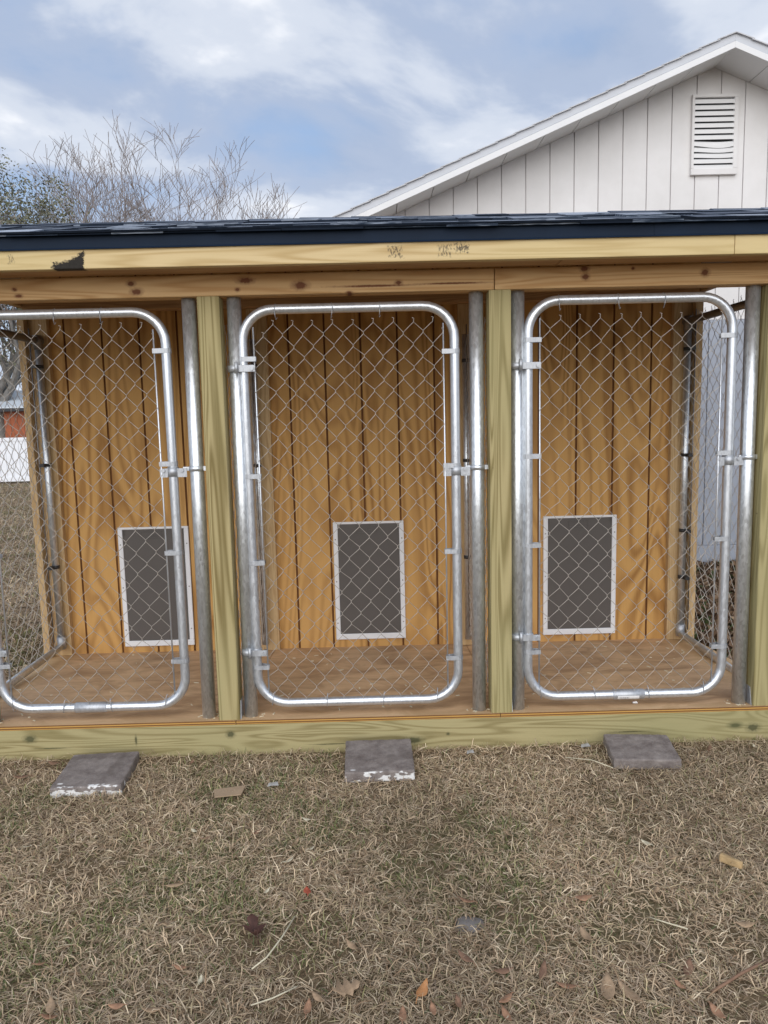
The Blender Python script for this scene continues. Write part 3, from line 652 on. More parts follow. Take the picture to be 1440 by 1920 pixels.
# ------------------------------------------------------------------ white house
HY = 3.66; APX, APZ, HS = 2.885, 4.212, 0.416
Hs = thing('white_house', (2.885, 6.4, 0.0), 'white board-sided house gable with louvred vent behind the kennel', 'house')
def hz_(x): return APZ - HS*abs(x-APX)
HX0, HX1 = -1.35, 7.12
m = MB().prism([(HX0, 0.0), (HX1, 0.0), (HX1, hz_(HX1)-0.002), (APX, APZ-0.002), (HX0, hz_(HX0)-0.002)], HY+0.012, 9.2)
obj('wall', m, 'paint_groove', Hs)
vx0, vx1, vz0, vz1 = 2.700, 3.088, 3.345, 3.985
gxh = [0.702-0.2043*k for k in range(10, 0, -1)] + [0.702+0.2043*k for k in range(0, 31)]
def hboard(a, b_, za, f):
    m = MB().prism([(a, za), (b_, za)] + ([(b_, f(b_)), (APX, f(APX)), (a, f(a))] if a < APX < b_ else [(b_, f(b_)), (a, f(a))]), HY, HY+0.011)
    obj('siding_board', m, 'paint_wall', Hs)
gap = 0.0045
for a, b_ in zip(gxh[:-1], gxh[1:]):
    a2, b2 = max(a+gap, HX0+0.02), min(b_-gap, HX1-0.02)
    if b2-a2 < 0.03: continue
    top = lambda x: hz_(x)-0.003
    hboard(a2, b2, 2.155, top)
for k in range(2):
    box('lower_wall_panel', 'paint_lower', Hs, HX0+0.02+k*4.23, HX0+4.245+k*4.23, HY-0.018, HY+0.011, 0.18, 2.148, 0.004)
box('foundation_band', 'paint_lower', Hs, HX0+0.01, HX1-0.01, HY-0.022, HY+0.011, -0.02, 0.178, 0.004)
# vent
V = MB(); vy = HY-0.032
V.box(vx0, vx1, vy, HY+0.001, vz0, vz0+0.05); V.box(vx0, vx1, vy, HY+0.001, vz1-0.026, vz1)
V.box(vx0, vx0+0.022, vy-0.0003, HY+0.001, vz0+0.05, vz1-0.026); V.box(vx1-0.036, vx1, vy-0.0003, HY+0.001, vz0+0.05, vz1-0.026)
V = obj('gable_vent', V, 'paint_wall', Hs, 0.003)
box('vent_screen', 'vent_dark', V, vx0+0.02, vx1-0.034, HY-0.006, HY-0.002, vz0+0.045, vz1-0.025, 0)
ns = 12
for k in range(ns):
    zc = vz0+0.066 + k*(vz1-vz0-0.098)/(ns-0.6)
    m = MB(); sag = {3: 0.012, 4: 0.022, 2: 0.007}.get(k, 0.0); wq = 8
    xs = np.linspace(vx0+0.0215, vx1-0.0355, wq+1)
    for i in range(wq):
        s0, s1 = [-sag*math.sin(math.pi*((x-vx0)/(vx1-vx0))**1.4) for x in (xs[i], xs[i+1])]
        m.hexa([(xs[i], vy+0.003, zc-0.0235+s0), (xs[i+1], vy+0.003, zc-0.0235+s1), (xs[i+1], vy+0.021, zc+0.012+s1*0.4), (xs[i], vy+0.021, zc+0.012+s0*0.4),
                (xs[i], vy+0.002, zc+0.006+s0), (xs[i+1], vy+0.002, zc+0.006+s1), (xs[i+1], vy+0.022, zc+0.018+s1*0.4), (xs[i], vy+0.022, zc+0.018+s0*0.4)])
    obj('louvre_slat', m, 'paint_trim', V)
# rake: soffit panels, lower trim, fascia, shingles
FY = 3.31
for sgn in (-1, 1):
    L = 4.75; nseg = 16
    for k in range(nseg):
        a, b_ = k*L/nseg, (k+1)*L/nseg-0.006
        xa, xb = APX+sgn*a, APX+sgn*b_
        if sgn < 0: xa, xb = xb, xa
        za, zb = hz_(xa), hz_(xb)
        obj('soffit_panel', MB().hexa([(xa, FY+0.001, za-0.012), (xb, FY+0.001, zb-0.012), (xb, HY-0.001, zb-0.012), (xa, HY-0.001, za-0.012), (xa, FY+0.001, za), (xb, FY+0.001, zb), (xb, HY-0.001, zb), (xa, HY-0.001, za)]), 'paint_trim', Hs, 0.002)
    def strip(name, zlo, zhi, y0, y1, mname):
        x0, x1 = APX, APX+sgn*4.8
        if sgn < 0: x0, x1 = x1, x0
        obj(name, MB().hexa([(x0, y0, hz_(x0)+zlo), (x1, y0, hz_(x1)+zlo), (x1, y1, hz_(x1)+zlo), (x0, y1, hz_(x0)+zlo), (x0, y0, hz_(x0)+zhi), (x1, y0, hz_(x1)+zhi), (x1, y1, hz_(x1)+zhi), (x0, y1, hz_(x0)+zhi)]), mname, Hs, 0.002)
    strip('rake_trim', -0.022, 0.028, FY-0.032, FY-0.002, 'paint_trim')
    strip('rake_fascia', 0.031, 0.0925, FY-0.024, FY-0.002, 'paint_fascia')
    strip('roof_sheathing', 0.030, 0.084, FY, 9.3, 'roof_deck')
    for k in range(34):
        a = k*0.145-0.02; b_ = a+0.165
        xa, xb = APX+sgn*max(a, 0.0), APX+sgn*b_
        za, zb = hz_(xa), hz_(xb)
        pa, pb = (xa, xb) if sgn > 0 else (xb, xa); z1, z2 = (za, zb) if sgn > 0 else (zb, za)
        lo1, lo2 = (0.085, 0.093) if sgn > 0 else (0.093, 0.085)
        obj('shingle_course', MB().hexa([(pa, FY-0.042, z1+lo1), (pb, FY-0.042, z2+lo2), (pb, 9.32, z2+lo2), (pa, 9.32, z1+lo1), (pa, FY-0.042, z1+lo1+0.007), (pb, FY-0.042, z2+lo2+0.009), (pb, 9.32, z2+lo2+0.009), (pa, 9.32, z1+lo1+0.007)]), 'house_shingle', Hs)

# ------------------------------------------------------------------ yard beyond: fence, shed, trees
FYY = 14.75
Fn = thing('vinyl_fence', (-8.5, FYY, 0), 'low white vinyl panel fence across the far lawn', 'fence')
x = -15.0; src = None; psrc = None
for k in range(72):
    xx = -15.0+k*0.152
    if k % 12 == 0:
        if psrc is None: psrc = obj('fence_post', MB().box(xx-0.06, xx+0.06, FYY-0.065, FYY+0.065, -0.02, 1.12), 'vinyl_white', Fn, 0.01)
        else: copy_at(psrc, Fn, (xx, FYY, 0.55))
    elif src is None: src = obj('fence_board', MB().box(xx-0.0735, xx+0.0735, FYY-0.012, FYY+0.012, 0.06, 1.03), 'vinyl_white', Fn, 0.004)
    else: copy_at(src, Fn, (xx, FYY, 0.545))
box('fence_rail', 'vinyl_white', Fn, -15.05, -4.1, FYY-0.025, FYY+0.025, 0.98, 1.06)
box('fence_rail', 'vinyl_white', Fn, -15.05, -4.1, FYY-0.026, FYY+0.026, 0.05, 0.16)
SY = 19.0
Sh = thing('garden_shed', (-9.0, SY+1.2, 0), 'rust-red shed with pale metal roof behind the vinyl fence', 'shed')
for k in range(16):
    xx = -10.55+k*0.19
    box('wall_board', 'shed_red', Sh, xx+0.003, xx+0.187, SY, SY+0.03, 0, 1.80, 0.004)
box('wall', 'shed_red', Sh, -10.56, -7.51, SY+0.031, SY+2.4, 0, 1.795, 0)
obj('roof', MB().hexa([(-10.8, SY-0.25, 1.80), (-7.3, SY-0.25, 1.80), (-7.3, SY+1.2, 2.29), (-10.8, SY+1.2, 2.29), (-10.8, SY-0.25, 1.84), (-7.3, SY-0.25, 1.84), (-7.3, SY+1.2, 2.34), (-10.8, SY+1.2, 2.34)]), 'shed_roof', Sh)
obj('roof', MB().hexa([(-10.8, SY+1.21, 2.29), (-7.3, SY+1.21, 2.29), (-7.3, SY+2.6, 1.80), (-10.8, SY+2.6, 1.80), (-10.8, SY+1.21, 2.34), (-7.3, SY+1.21, 2.34), (-7.3, SY+2.6, 1.84), (-10.8, SY+2.6, 1.84)]), 'shed_roof', Sh)
box('eave_board', 'shed_dark', Sh, -10.8, -7.3, SY-0.24, SY-0.21, 1.71, 1.80)

def branch_tree(name, base, h, seed, label, bark, spread=0.55, levels=5, lean=(0, 0), r0=0.16, rmin=0.008, kids=(3, 4), group=None, trunk_frac=0.30):
    rg = random.Random(seed); trunk = MB(); twigs = MB(); tips = []
    def grow(p, d, L, r, lv):
        nseg = 4 if lv < 3 else 3
        pts = [p]; rr = [r]; q = p; dd = d.copy()
        for i in range(nseg):
            dd = dd + Vector((rg.uniform(-1, 1), rg.uniform(-1, 1), rg.uniform(-0.4, 0.8)))*(0.10 if lv == 0 else 0.17); dd.normalize()
            q = q + dd*(L/nseg); pts.append(q); rr.append(max(r*(1-0.42*(i+1)/nseg), rmin))
        (trunk if lv < 3 else twigs).tube(pts, rr, 7 if lv == 0 else (5 if lv < 3 else 3), caps=False)
        if lv >= levels: tips.append(q); return
        nk = rg.randint(*kids) + (1 if lv < 2 else 0)
        for k in range(nk):
            t = rg.uniform(0.45, 1.0) if k else 1.0
            i = min(int(t*nseg), nseg-1); fr = t*nseg-i
            bp = pts[i].lerp(pts[i+1], fr)
            ax = Vector((rg.uniform(-1, 1), rg.uniform(-1, 1), rg.uniform(-0.3, 0.5))); ax.normalize()
            nd = (dd + ax*rg.uniform(spread*0.7, spread*1.35) + Vector((0, 0, 0.12))); nd.normalize()
            grow(bp, nd, L*rg.uniform(0.62, 0.82), max(r*0.58*rg.uniform(0.75, 1.0), rmin), lv+1)
    T = thing(name, base, label, 'tree', group)
    d0 = Vector((lean[0], lean[1], 1)); d0.normalize()
    grow(Vector(base)-Vector((0, 0, 0.1)), d0, h*trunk_frac, r0, 0)
    obj('trunk', trunk, bark, T)
    tw = obj('crown', twigs, 'bare_twig', T)
    return T, tips
branch_tree('bare_tree', (-9.45, 24.0, 0), 9.7, 4, 'taller bare leafless tree rising beside the grey-green oak', 'bark', 0.76, 6, r0=0.15, rmin=0.0065, kids=(2, 4), trunk_frac=0.37)
branch_tree('bare_tree', (-6.35, 24.5, 0), 10.5, 9, 'smaller bare leafless tree standing apart from the oak', 'bark', 0.80, 6, r0=0.13, rmin=0.0065, kids=(2, 4), trunk_frac=0.37)
branch_tree('bare_sapling', (-8.2, 26.0, 0), 8.6, 17, 'low reddish twiggy sapling between the two bare trees', 'bark', 0.7, 5, r0=0.07, rmin=0.006, kids=(2, 3), trunk_frac=0.36)

def leaves_mesh(name, centers, size, cols, parent, seed, mname='foliage'):
    rg = np.random.RandomState(seed); n = len(centers)
    c = np.array(centers); d = rg.normal(size=(n, 3)); d /= np.linalg.norm(d, axis=1)[:, None]
    e = rg.normal(size=(n, 3)); e -= d*(e*d).sum(1)[:, None]; e /= np.linalg.norm(e, axis=1)[:, None]
    s = size*rg.uniform(0.6, 1.4, n)[:, None]
    v = np.stack([c-d*s, c-e*s*0.42, c+d*s, c+e*s*0.42], 1)
    return fast_quads(name, v, cols, parent, mname)
def fast_quads(name, v, cols, parent, mname):
    n = len(v); me = bpy.data.meshes.new(name)
    org = v.reshape(-1, 3).mean(0) if parent is None else np.array(W[parent.name])
    vv = (v.reshape(-1, 3)-org).astype(np.float32)
    me.vertices.add(len(vv)); me.vertices.foreach_set('co', vv.ravel())
    me.loops.add(4*n); me.loops.foreach_set('vertex_index', np.arange(4*n, dtype=np.int32))
    me.polygons.add(n); me.polygons.foreach_set('loop_start', np.arange(0, 4*n, 4, dtype=np.int32))
    me.update(calc_edges=True); me.validate()
    ca = me.color_attributes.new('col', 'FLOAT_COLOR', 'POINT')
    cc = np.ones((n, 4, 4), np.float32); cc[:, :, :3] = np.array(cols)[:, None, :]
    ca.data.foreach_set('color', cc.ravel())
    me.materials.append(MATS[mname]); o = bpy.data.objects.new(name, me); link(o, parent)
    if parent is None: o.location = tuple(org)
    W[o.name] = org
    return o
T, tips = branch_tree('oak_tree', (-10.9, 19.6, 0), 8.6, 31, 'broad grey-green mossy oak with leafy crown behind the fence', 'mossy_bark', 0.75, 5, lean=(0.10, 0), r0=0.30, rmin=0.012)
rg = np.random.RandomState(3)
tp = np.array([tuple(t) for t in tips])
# leafy clumps: around branch tips plus lower hanging boughs
lob = np.array([(-11.0, 19.6, 6.0), (-12.6, 19.3, 5.4), (-9.6, 19.8, 5.6), (-10.2, 19.4, 4.3), (-11.6, 20.0, 7.0), (-13.6, 19.5, 6.2), (-9.1, 19.6, 6.6), (-10.0, 19.3, 3.4), (-10.2, 19.6, 7.0), (-9.3, 19.7, 6.9), (-11.2, 19.6, 7.4)])
lob[:, 2] += np.array([.5, .5, .5, 0, .6, .6, .6, 0, .7, .5, .7])
lr = np.array([1.9, 1.7, 1.3, 1.2, 1.4, 1.5, 0.95, 0.75, 1.1, 0.9, 1.0])
cl_ = []
for i in range(420):
    k = rg.choice(len(lob), p=lr**2/np.sum(lr**2)); u = rg.normal(size=3); u /= np.linalg.norm(u); cl_.append(lob[k]+u*lr[k]*rg.uniform(0.3, 1.0)**0.5)
cl_ = np.array(cl_ + [t for t in tp if rg.rand() < 0.35])
pick = rg.randint(0, len(cl_), 30000); cen = cl_[pick] + rg.normal(size=(30000, 3))*0.21
shade_ = rg.uniform(0.65, 1.35, len(cl_))[pick][:, None]*rg.uniform(0.75, 1.25, (30000, 1))
base_c = np.where(rg.rand(30000, 1) < 0.55, np.array([[0.19, 0.19, 0.125]]), np.where(rg.rand(30000, 1) < 0.6, np.array([[0.33, 0.31, 0.27]]), np.array([[0.14, 0.15, 0.08]])))
leaves_mesh('leaves', cen, 0.047, base_c*shade_, T, 8)

# ------------------------------------------------------------------ pavers
def paver(corners, ztops, label, seed):
    """a 30 cm concrete slab laid with its four top corners where the photo shows them"""
    rg = random.Random(seed); pts = []
    for (px, py), z in zip(corners, ztops): pts.append(onplane(px, py, 2, z))
    c = sum(pts)/4; ex = ((pts[1]-pts[0])+(pts[2]-pts[3]))/2; ey = ((pts[3]-pts[0])+(pts[2]-pts[1]))/2   # corners: back-left, back-right, front-right, front-left
    me = bpy.data.meshes.new('paving_slab'); h = 0.145; t = 0.045; n = 12; V_ = []; F_ = []
    ex_ = ex/np.linalg.norm(ex); ax = ex_; ay = -ey/np.linalg.norm(ey); ay = ay-ax*np.dot(ax, ay); ay /= np.linalg.norm(ay); az = np.cross(ax, ay)
    hx, hy = np.linalg.norm(ex)/2, np.linalg.norm(ey)/2
    m = MB(); m.box(-hx, hx, -hy, hy, -t, 0)
    o = obj('paving_slab', m, 'paver_concrete', None, 0.006, origin=(0, 0, 0))
    sub = o.modifiers.new('sub', 'SUBSURF'); sub.subdivision_type = 'SIMPLE'; sub.levels = sub.render_levels = 4
    tx = bpy.data.textures.new('chip', 'CLOUDS'); tx.noise_scale = 0.03; dm = o.modifiers.new('chip', 'DISPLACE'); dm.texture = tx; dm.strength = 0.006; dm.mid_level = 0.5; dm.texture_coords = 'GLOBAL'
    o.matrix_world = Matrix(((ax[0], ay[0], az[0], c[0]), (ax[1], ay[1], az[1], c[1]), (ax[2], ay[2], az[2], c[2]), (0, 0, 0, 1)))
    W[o.name] = c
    return tag(o, label, 'paving slab', 'concrete slabs laid at the gates')
paver([(143, 1413), (262, 1409), (226, 1470), (86, 1480)], [0.052, 0.052, 0.046, 0.046], 'square concrete slab laid askew below the gate beside the leafy yard', 1)
paver([(650, 1388), (772, 1384), (776, 1444), (644, 1449)], [0.075, 0.075, 0.058, 0.058], 'square concrete slab with white scrapes below the middle gate', 2)
paver([(1126, 1375), (1238, 1377), (1292, 1424), (1156, 1424)], [0.068, 0.068, 0.052, 0.052], 'square concrete slab with white flecks below the gate nearest the white house', 3)

# ------------------------------------------------------------------ small litter
def leaf(px, py, size, mname, label, rot=None, curl=0.5, group=None, wide=0.42, name='fallen_leaf', lobes=False, lift=0.022):
    rg = random.Random(int(px*7+py)); c = onplane(px, py, 2, lift)
    a = rg.uniform(0, 6.28) if rot is None else R(rot); m = MB(); n = 7; idx = []
    tilt = rg.uniform(-0.3, 0.3)
    for i in range(n+1):
        t = i/n; w = size*wide*math.sin(math.pi*min(max(t, 0.03), 0.985))**0.8*(1-0.25*t)
        if lobes: w *= 1.0+0.45*math.cos(i*math.pi)
        l = (t-0.5)*size; zc = curl*size*0.35*(2*t-1)**2
        row = []
        for s in (-1, 0, 1):
            lx, ly = l, s*w*0.5; zz = zc + abs(s)*w*0.28*curl + ly*tilt
            row.append((c[0]+lx*math.cos(a)-ly*math.sin(a), c[1]+lx*math.sin(a)+ly*math.cos(a), c[2]+zz))
        idx.append(m.add(row))
    for i in range(n):
        for k in range(2): m.face((idx[i]+k, idx[i+1]+k, idx[i+1]+k+1, idx[i]+k+1), True)
    e = np.array(m.v)
    m.tube([tuple(e[idx[0]+1]), (e[idx[0]+1][0]-0.18*size*math.cos(a), e[idx[0]+1][1]-0.18*size*math.sin(a), c[2]+0.004)], 0.0012, 4)
    o = obj(name, m, mname)
    so_ = o.modifiers.new('thick', 'SOLIDIFY'); so_.thickness = 0.0008
    return tag(o, label, 'leaf', group)
leaf(792, 1862, 0.062, 'leaf_bright', 'bright orange curled leaf on the lawn', 65, 0.8, wide=0.45)
leaf(576, 1672, 0.036, 'leaf_red', 'small red leaf on the lawn below the middle slab', 100, 0.5, wide=0.7)
leaf(478, 1752, 0.075, 'leaf_dark', 'dark brown crumpled leaf standing up in the grass', 110, 1.4, wide=0.75, lobes=True)
leaf(650, 1858, 0.07, 'leaf_tan', 'tan lobed leaf with ragged edge on the lawn', 20, 0.6, wide=0.8, lobes=True)
leaf(328, 1660, 0.055, 'leaf_tan', 'narrow flat tan leaf lying in the middle of the lawn', 10, 0.2, wide=0.3)
leaf(1018, 1822, 0.075, 'leaf_brown', 'long narrow grey-brown leaf on end in the grass', 70, 0.3, wide=0.28)
TL, BL, OL, PL = 'small tan dry leaf lying on the lawn', 'small brown dry leaf lying on the lawn', 'small orange-brown dry leaf lying on the lawn', 'small pale straw-coloured leaf lying on the lawn'
for px, py, s, k in ((95, 1890, .06, 't'), (93, 1908, .04, 'o'), (75, 1808, .03, 'o'), (218, 1888, .04, 'o'), (285, 1895, .05, 't'), (338, 1815, .035, 'o'), (577, 1892, .05, 'o'), (597, 1873, .045, 't'),
        (660, 1775, .045, 't'), (755, 1905, .05, 'o'), (873, 1798, .06, 'b'), (945, 1822, .05, 'b'), (1098, 1755, .06, 't'), (1095, 1685, .05, 'o'), (875, 1690, .05, 'o'), (1275, 1848, .035, 'o'),
        (1290, 1820, .065, 'b'), (1345, 1900, .05, 'o'), (1398, 1735, .05, 't'), (1140, 1860, .09, 't'), (950, 1905, .045, 'o'), (860, 1882, .04, 'b'), (812, 1895, .04, 'o'), (948, 1875, .045, 'o'), (1180, 1865, .08, 't'),
        (1062, 1850, .05, 'o'), (1230, 1670, .035, 't'), (540, 1615, .04, 'p'), (583, 1592, .03, 'p'), (376, 1838, .03, 'p'), (555, 1580, .04, 't'), (340, 1601, .025, 'p'), (575, 1537, .03, 'p'), (500, 1672, .028, 'p'), (50, 1588, .025, 'p'),
        (363, 1558, .03, 'p'), (384, 1572, .03, 'b'), (1212, 1582, .04, 'p'), (955, 1565, .04, 't'), (1145, 1520, .03, 'p'), (480, 1562, .035, 'b'), (40, 1458, .06, 'b'), (100, 1432, .05, 'b'), (360, 1430, .04, 'b'), (520, 1400, .04, 'b'), (1330, 1405, .05, 'b'), (1415, 1400, .03, 'p'), (1260, 1610, .03, 't'), (730, 1930, .05, 'b')):
    mn, lb = dict(t=('leaf_tan', TL), b=('leaf_brown', BL), o=('leaf_orange', OL), p=('leaf_pale', PL))[k]
    leaf(px, py, s, mn, lb, group=lb.replace('leaf lying', 'leaves lying').replace('small ', ''), lift=0.02)
# cardboard scrap, stick of wood, stone, plastic
c = [onplane(*q, 2, 0.03) for q in ((401, 1482), (461, 1474), (452, 1491), (402, 1496))]
m = MB(); m.hexa([tuple(q) for q in c[::-1]] + [tuple(q+np.array([0, 0, 0.004])) for q in c[::-1]])
tag(obj('cardboard_scrap', m, 'cardboard'), 'flat brown cardboard scrap between two slabs', 'cardboard')
a, b_ = onplane(1350, 1606, 2, 0.03), onplane(1392, 1622, 2, 0.028)
d = (b_-a); d /= np.linalg.norm(d); pr = np.array([-d[1], d[0], 0])*0.011; up = np.array([0, 0, 0.012])
m = MB(); m.hexa([tuple(q) for q in (a-pr-up, b_-pr*0.8-up, b_+pr*0.9-up, a+pr-up, a-pr*0.7+up, b_-pr*0.6+up*0.8, b_+pr*0.6+up*0.7, a+pr*0.8+up)])
tag(obj('wood_offcut', m, 'scrap_wood', None, 0.003), 'short pale wood offcut lying in the grass', 'wood')
c = onplane(880, 1735, 2, 0.004)
m = MB(); st = []
for j in range(5):
    rr_ = 0.045*math.cos(R(j*20)); zz = 0.016*math.sin(R(j*20))
    st.append(m.add([(c[0]+rr_*math.cos(R(k*36))*(1+0.2*math.sin(k*2.3)), c[1]+0.75*rr_*math.sin(R(k*36))*(1+0.15*math.cos(k*1.7)), c[2]+zz) for k in range(10)]))
for j in range(4):
    for k in range(10): l = (k+1) % 10; m.face((st[j]+k, st[j]+l, st[j+1]+l, st[j+1]+k), True)
m.face([st[4]+k for k in range(10)]); m.face([st[0]+k for k in reversed(range(10))])
tag(obj('half_buried_stone', m, 'stone_grey'), 'flat grey stone half buried in the lawn', 'stone')
for px, py, lb, sz in ((512, 1473, 'clear plastic scrap in the grass beside the middle slab', 0.022), (882, 1412, 'pale grey chip at the foot of the rim beam', 0.016), (1098, 1400, 'shiny grey scrap beside the slab nearest the white house', 0.02)):
    c = onplane(px, py, 2, 0.026); m = MB()
    n_ = m.add([(c[0]-sz, c[1]-0.006, c[2]), (c[0]-sz*0.2, c[1]-0.012, c[2]+0.008), (c[0]+sz, c[1]-0.004, c[2]+0.003), (c[0]+sz*0.7, c[1]+0.012, c[2]+0.010), (c[0]-sz*0.8, c[1]+0.010, c[2]+0.006)])
    m.face((n_, n_+1, n_+4)); m.face((n_+1, n_+3, n_+4)); m.face((n_+1, n_+2, n_+3))
    o = obj('litter_scrap', m, 'plastic_clear'); o.modifiers.new('t', 'SOLIDIFY').thickness = 0.002
    tag(o, lb, 'litter')
c = onplane(1191, 1318, 2, ZF-0.003); m = MB()
m.hexa([(c[0]-0.013, c[1]-0.004, c[2]), (c[0]+0.010, c[1]-0.006, c[2]), (c[0]+0.014, c[1]+0.006, c[2]), (c[0]-0.011, c[1]+0.007, c[2]), (c[0]-0.010, c[1]-0.003, c[2]+0.007), (c[0]+0.006, c[1]-0.004, c[2]+0.010), (c[0]+0.010, c[1]+0.004, c[2]+0.004), (c[0]-0.008, c[1]+0.005, c[2]+0.008)])
wr = obj('paper_scrap', m, 'sticker', None, 0.001); wr.data.materials.append(MATS['leaf_red']); wr.data.polygons[1].material_index = 1; wr.data.polygons[3].material_index = 1
tag(wr, 'tiny red and white paper scrap on the plywood floor', 'litter')
def twig(pts, r, label, mname='leaf_pale'):
    tag(obj('dry_stem', MB().tube([tuple(onplane(px, py, 2, z)) for px, py, z in pts], r, 5), mname), label, 'twig')
twig([(472, 1817, .02), (500, 1795, .03), (528, 1758, .035), (553, 1718, .03)], 0.0022, 'long pale dry stem beside the dark crumpled leaf')
twig([(470, 1885, .02), (510, 1872, .028), (556, 1850, .024)], 0.002, 'pale dry stem near the foot of the lawn')
twig([(1218, 1720, .02), (1250, 1730, .028), (1290, 1742, .022)], 0.002, 'straight pale stem on the lawn below the wood offcut')
twig([(1060, 1420, .03), (1110, 1425, .035), (1150, 1440, .03)], 0.0018, 'thin dry stem beside the slab nearest the white house')
twig([(1335, 1860, .02), (1390, 1825, .03), (1440, 1800, .02)], 0.004, 'thick brown stick near the foot of the lawn', 'leaf_brown')

# ------------------------------------------------------------------ grass
def vnoise(x, y, s, seed):
    rg = np.random.RandomState(seed); g = rg.rand(64, 64)
    u, v = x/s+31.7, y/s+17.3; i, j = np.floor(u).astype(int), np.floor(v).astype(int); fu, fv = u-i, v-j
    fu, fv = fu*fu*(3-2*fu), fv*fv*(3-2*fv)
    a = g[i % 64, j % 64]; b_ = g[(i+1) % 64, j % 64]; c = g[i % 64, (j+1) % 64]; d = g[(i+1) % 64, (j+1) % 64]
    return (a*(1-fu)+b_*fu)*(1-fv) + (c*(1-fu)+d*fu)*fv
def grass(name, X, Y, lmin, lmax, wmin, wmax, seed, label, zmax=0.016, darken=1.0):
    rg = np.random.RandomState(seed); n = len(X)
    gn = 0.55*vnoise(X, Y, 0.28, 1)+0.3*vnoise(X, Y, 0.09, 2)+0.25*vnoise(X, Y, 0.9, 3)
    green = (rg.rand(n) < np.clip((gn-0.58)*2.4, 0.05, 0.38))
    L = rg.uniform(lmin, lmax, n)*np.where(green, 0.85, 1.0); w = rg.uniform(wmin, wmax, n)
    az = rg.uniform(0, 2*np.pi, n); el = np.where(green, rg.uniform(0.4, 1.15, n), np.abs(rg.normal(0.12, 0.36, n)))
    z0 = rg.uniform(-0.002, zmax, n)*np.where(green, 0.3, 1.0)
    d = np.stack([np.cos(az)*np.cos(el), np.sin(az)*np.cos(el), np.sin(el)], 1)
    bend = rg.normal(0, 0.45, n); az2 = az+bend; el2 = el-rg.uniform(0.1, 0.7, n)
    d2 = np.stack([np.cos(az2)*np.cos(el2), np.sin(az2)*np.cos(el2), np.sin(el2)], 1)
    s = np.stack([-np.sin(az), np.cos(az), rg.uniform(-0.5, 0.5, n)], 1)*(w/2)[:, None]
    p0 = np.stack([X, Y, z0], 1); p1 = p0+d*(L*0.5)[:, None]; p2 = p1+d2*(L*0.5)[:, None]
    p2[:, 2] = np.maximum(p2[:, 2], 0.003)
    v = np.stack([p0-s*0.8, p0+s*0.8, p1+s, p1-s, p2+s*0.15, p2-s*0.15], 1)
    me = bpy.data.meshes.new(name); org = p0.mean(0); org[2] = 0
    me.vertices.add(6*n); me.vertices.foreach_set('co', (v.reshape(-1, 3)-org).astype(np.float32).ravel())
    q = np.array([0, 1, 2, 3, 3, 2, 4, 5]); idx = (np.arange(n)[:, None]*6+q[None]).astype(np.int32)
    me.loops.add(8*n); me.loops.foreach_set('vertex_index', idx.ravel())
    me.polygons.add(2*n); me.polygons.foreach_set('loop_start', np.arange(0, 8*n, 4, dtype=np.int32))
    me.update(calc_edges=True)
    straw = np.array([[0.57, 0.435, 0.29], [0.44, 0.325, 0.21], [0.68, 0.56, 0.395], [0.29, 0.195, 0.12], [0.49, 0.395, 0.24], [0.40, 0.305, 0.22]])
    grn = np.array([[0.15, 0.175, 0.065], [0.22, 0.23, 0.09], [0.11, 0.14, 0.06], [0.27, 0.255, 0.12]])
    c = np.where(green[:, None], grn[rg.randint(0, 4, n)], straw[rg.choice(6, n, p=[.24, .22, .15, .15, .12, .12])])
    tone = 0.80+0.42*vnoise(X, Y, 0.45, 7); c = c*(tone*rg.uniform(0.62, 1.2, n)*darken)[:, None]
    cc = np.ones((n, 6, 4), np.float32); cc[:, :, :3] = c[:, None, :]
    me.color_attributes.new('col', 'FLOAT_COLOR', 'POINT').data.foreach_set('color', cc.ravel())
    me.materials.append(MATS['grass_blades']); o = bpy.data.objects.new(name, me); COL.objects.link(o); o.location = tuple(org); W[o.name] = org
    o['kind'] = 'stuff'; tag(o, label, 'grass'); return o
rg = np.random.RandomState(77)
N = 310000; X = rg.uniform(-2.7, 2.7, N); Y = rg.uniform(-2.3, -0.012, N)
keep = np.ones(N, bool)
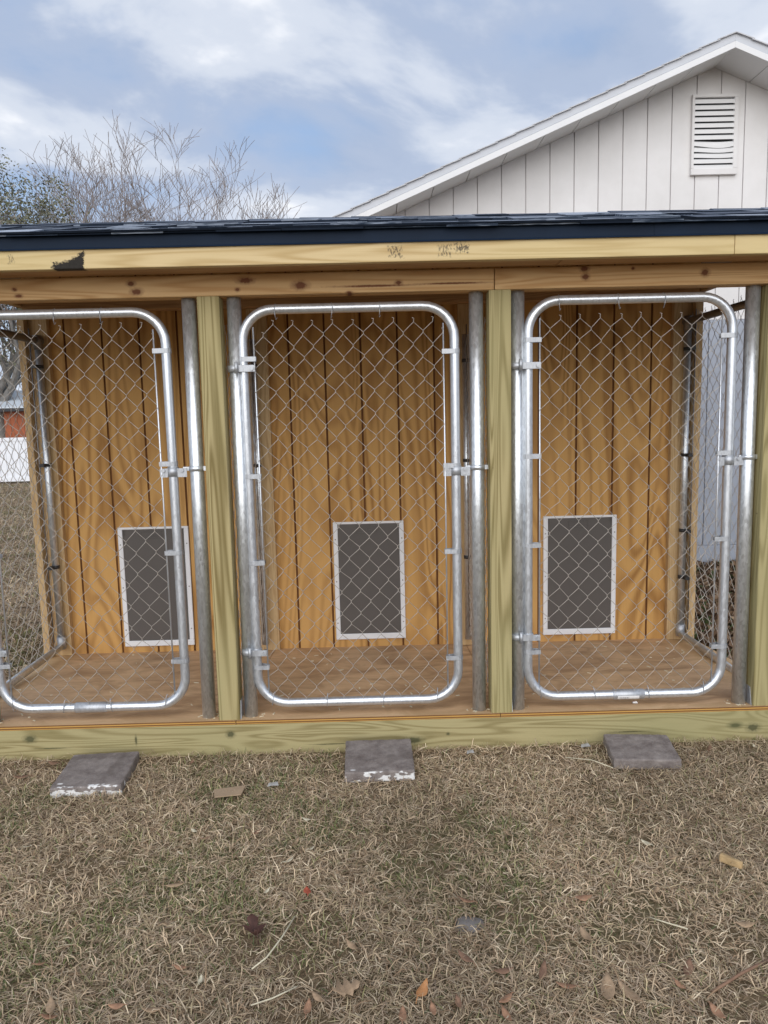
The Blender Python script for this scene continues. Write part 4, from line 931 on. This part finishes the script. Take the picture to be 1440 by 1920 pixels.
for x0, x1, y0, y1 in ((-1.27, -1.03, -0.31, -0.05), (-0.13, 0.10, -0.22, 0.0), (0.95, 1.17, -0.19, 0.0)): keep &= ~((X > x0) & (X < x1) & (Y > y0) & (Y < y1))
# worn, barer patches
bare = vnoise(X, Y, 0.35, 21)*0.6+vnoise(X, Y, 0.12, 22)*0.4
keep &= ~((bare < 0.34) & (rg.rand(N) < 0.55)); keep &= ~((Y > -0.12) & (rg.rand(N) < 0.45))
grass('lawn_grass', X[keep], Y[keep], 0.020, 0.058, 0.0013, 0.0031, 5, 'dry straw-coloured lawn grass with green tufts before the kennel')
for nm, xa, xb, sd_, lb in (('outer_lawn_grass', -4.6, -2.6, 15, 'dry lawn grass running out toward the leafy yard'), ('house_side_grass', 2.6, 4.4, 16, 'dry lawn grass running out toward the white house')):
    N = 42000; X = rg.uniform(xa, xb, N); Y = rg.uniform(-2.4, 0.4, N)
    grass(nm, X, Y, 0.025, 0.07, 0.0022, 0.005, sd_, lb)
# the side yard seen through the chain link: along the left of the kennel to the vinyl fence
N = 90000; yy = rg.rand(N)**1.6*15.0-0.2; xx = -2.02-(yy+0.2)*0.43 + rg.uniform(-1.0, 1.0, N)*(0.35+yy*0.16)
xx = np.minimum(xx, -1.985)
k = (yy < 14.6) & (xx < -1.985)
ysz = 1+yy[k]*0.16
o = grass('side_yard_grass', xx[k], yy[k], 0.04, 0.09, 0.003, 0.007, 6, 'patchy dry grass of the side yard running to the vinyl fence')
N = 26000; yy = rg.uniform(-0.1, 3.6, N); xx = rg.uniform(1.9, 5.2, N)
# leaf litter strip between the kennel and the house
cc = np.stack([xx, yy, rg.uniform(0.004, 0.05, N)], 1)
lc = np.array([[0.15, 0.095, 0.06], [0.24, 0.16, 0.10], [0.09, 0.055, 0.035], [0.33, 0.25, 0.17], [0.07, 0.10, 0.04]])[rg.choice(5, N, p=[.32, .22, .22, .1, .14])]
lt = leaves_mesh('leaf_litter', cc, 0.035, lc, None, 12, 'litter'); lt['kind'] = 'stuff'; tag(lt, 'dark leaf litter between the kennel and the white house', 'leaf litter')
print('shingles', nshin, 'objects', len(bpy.data.objects))
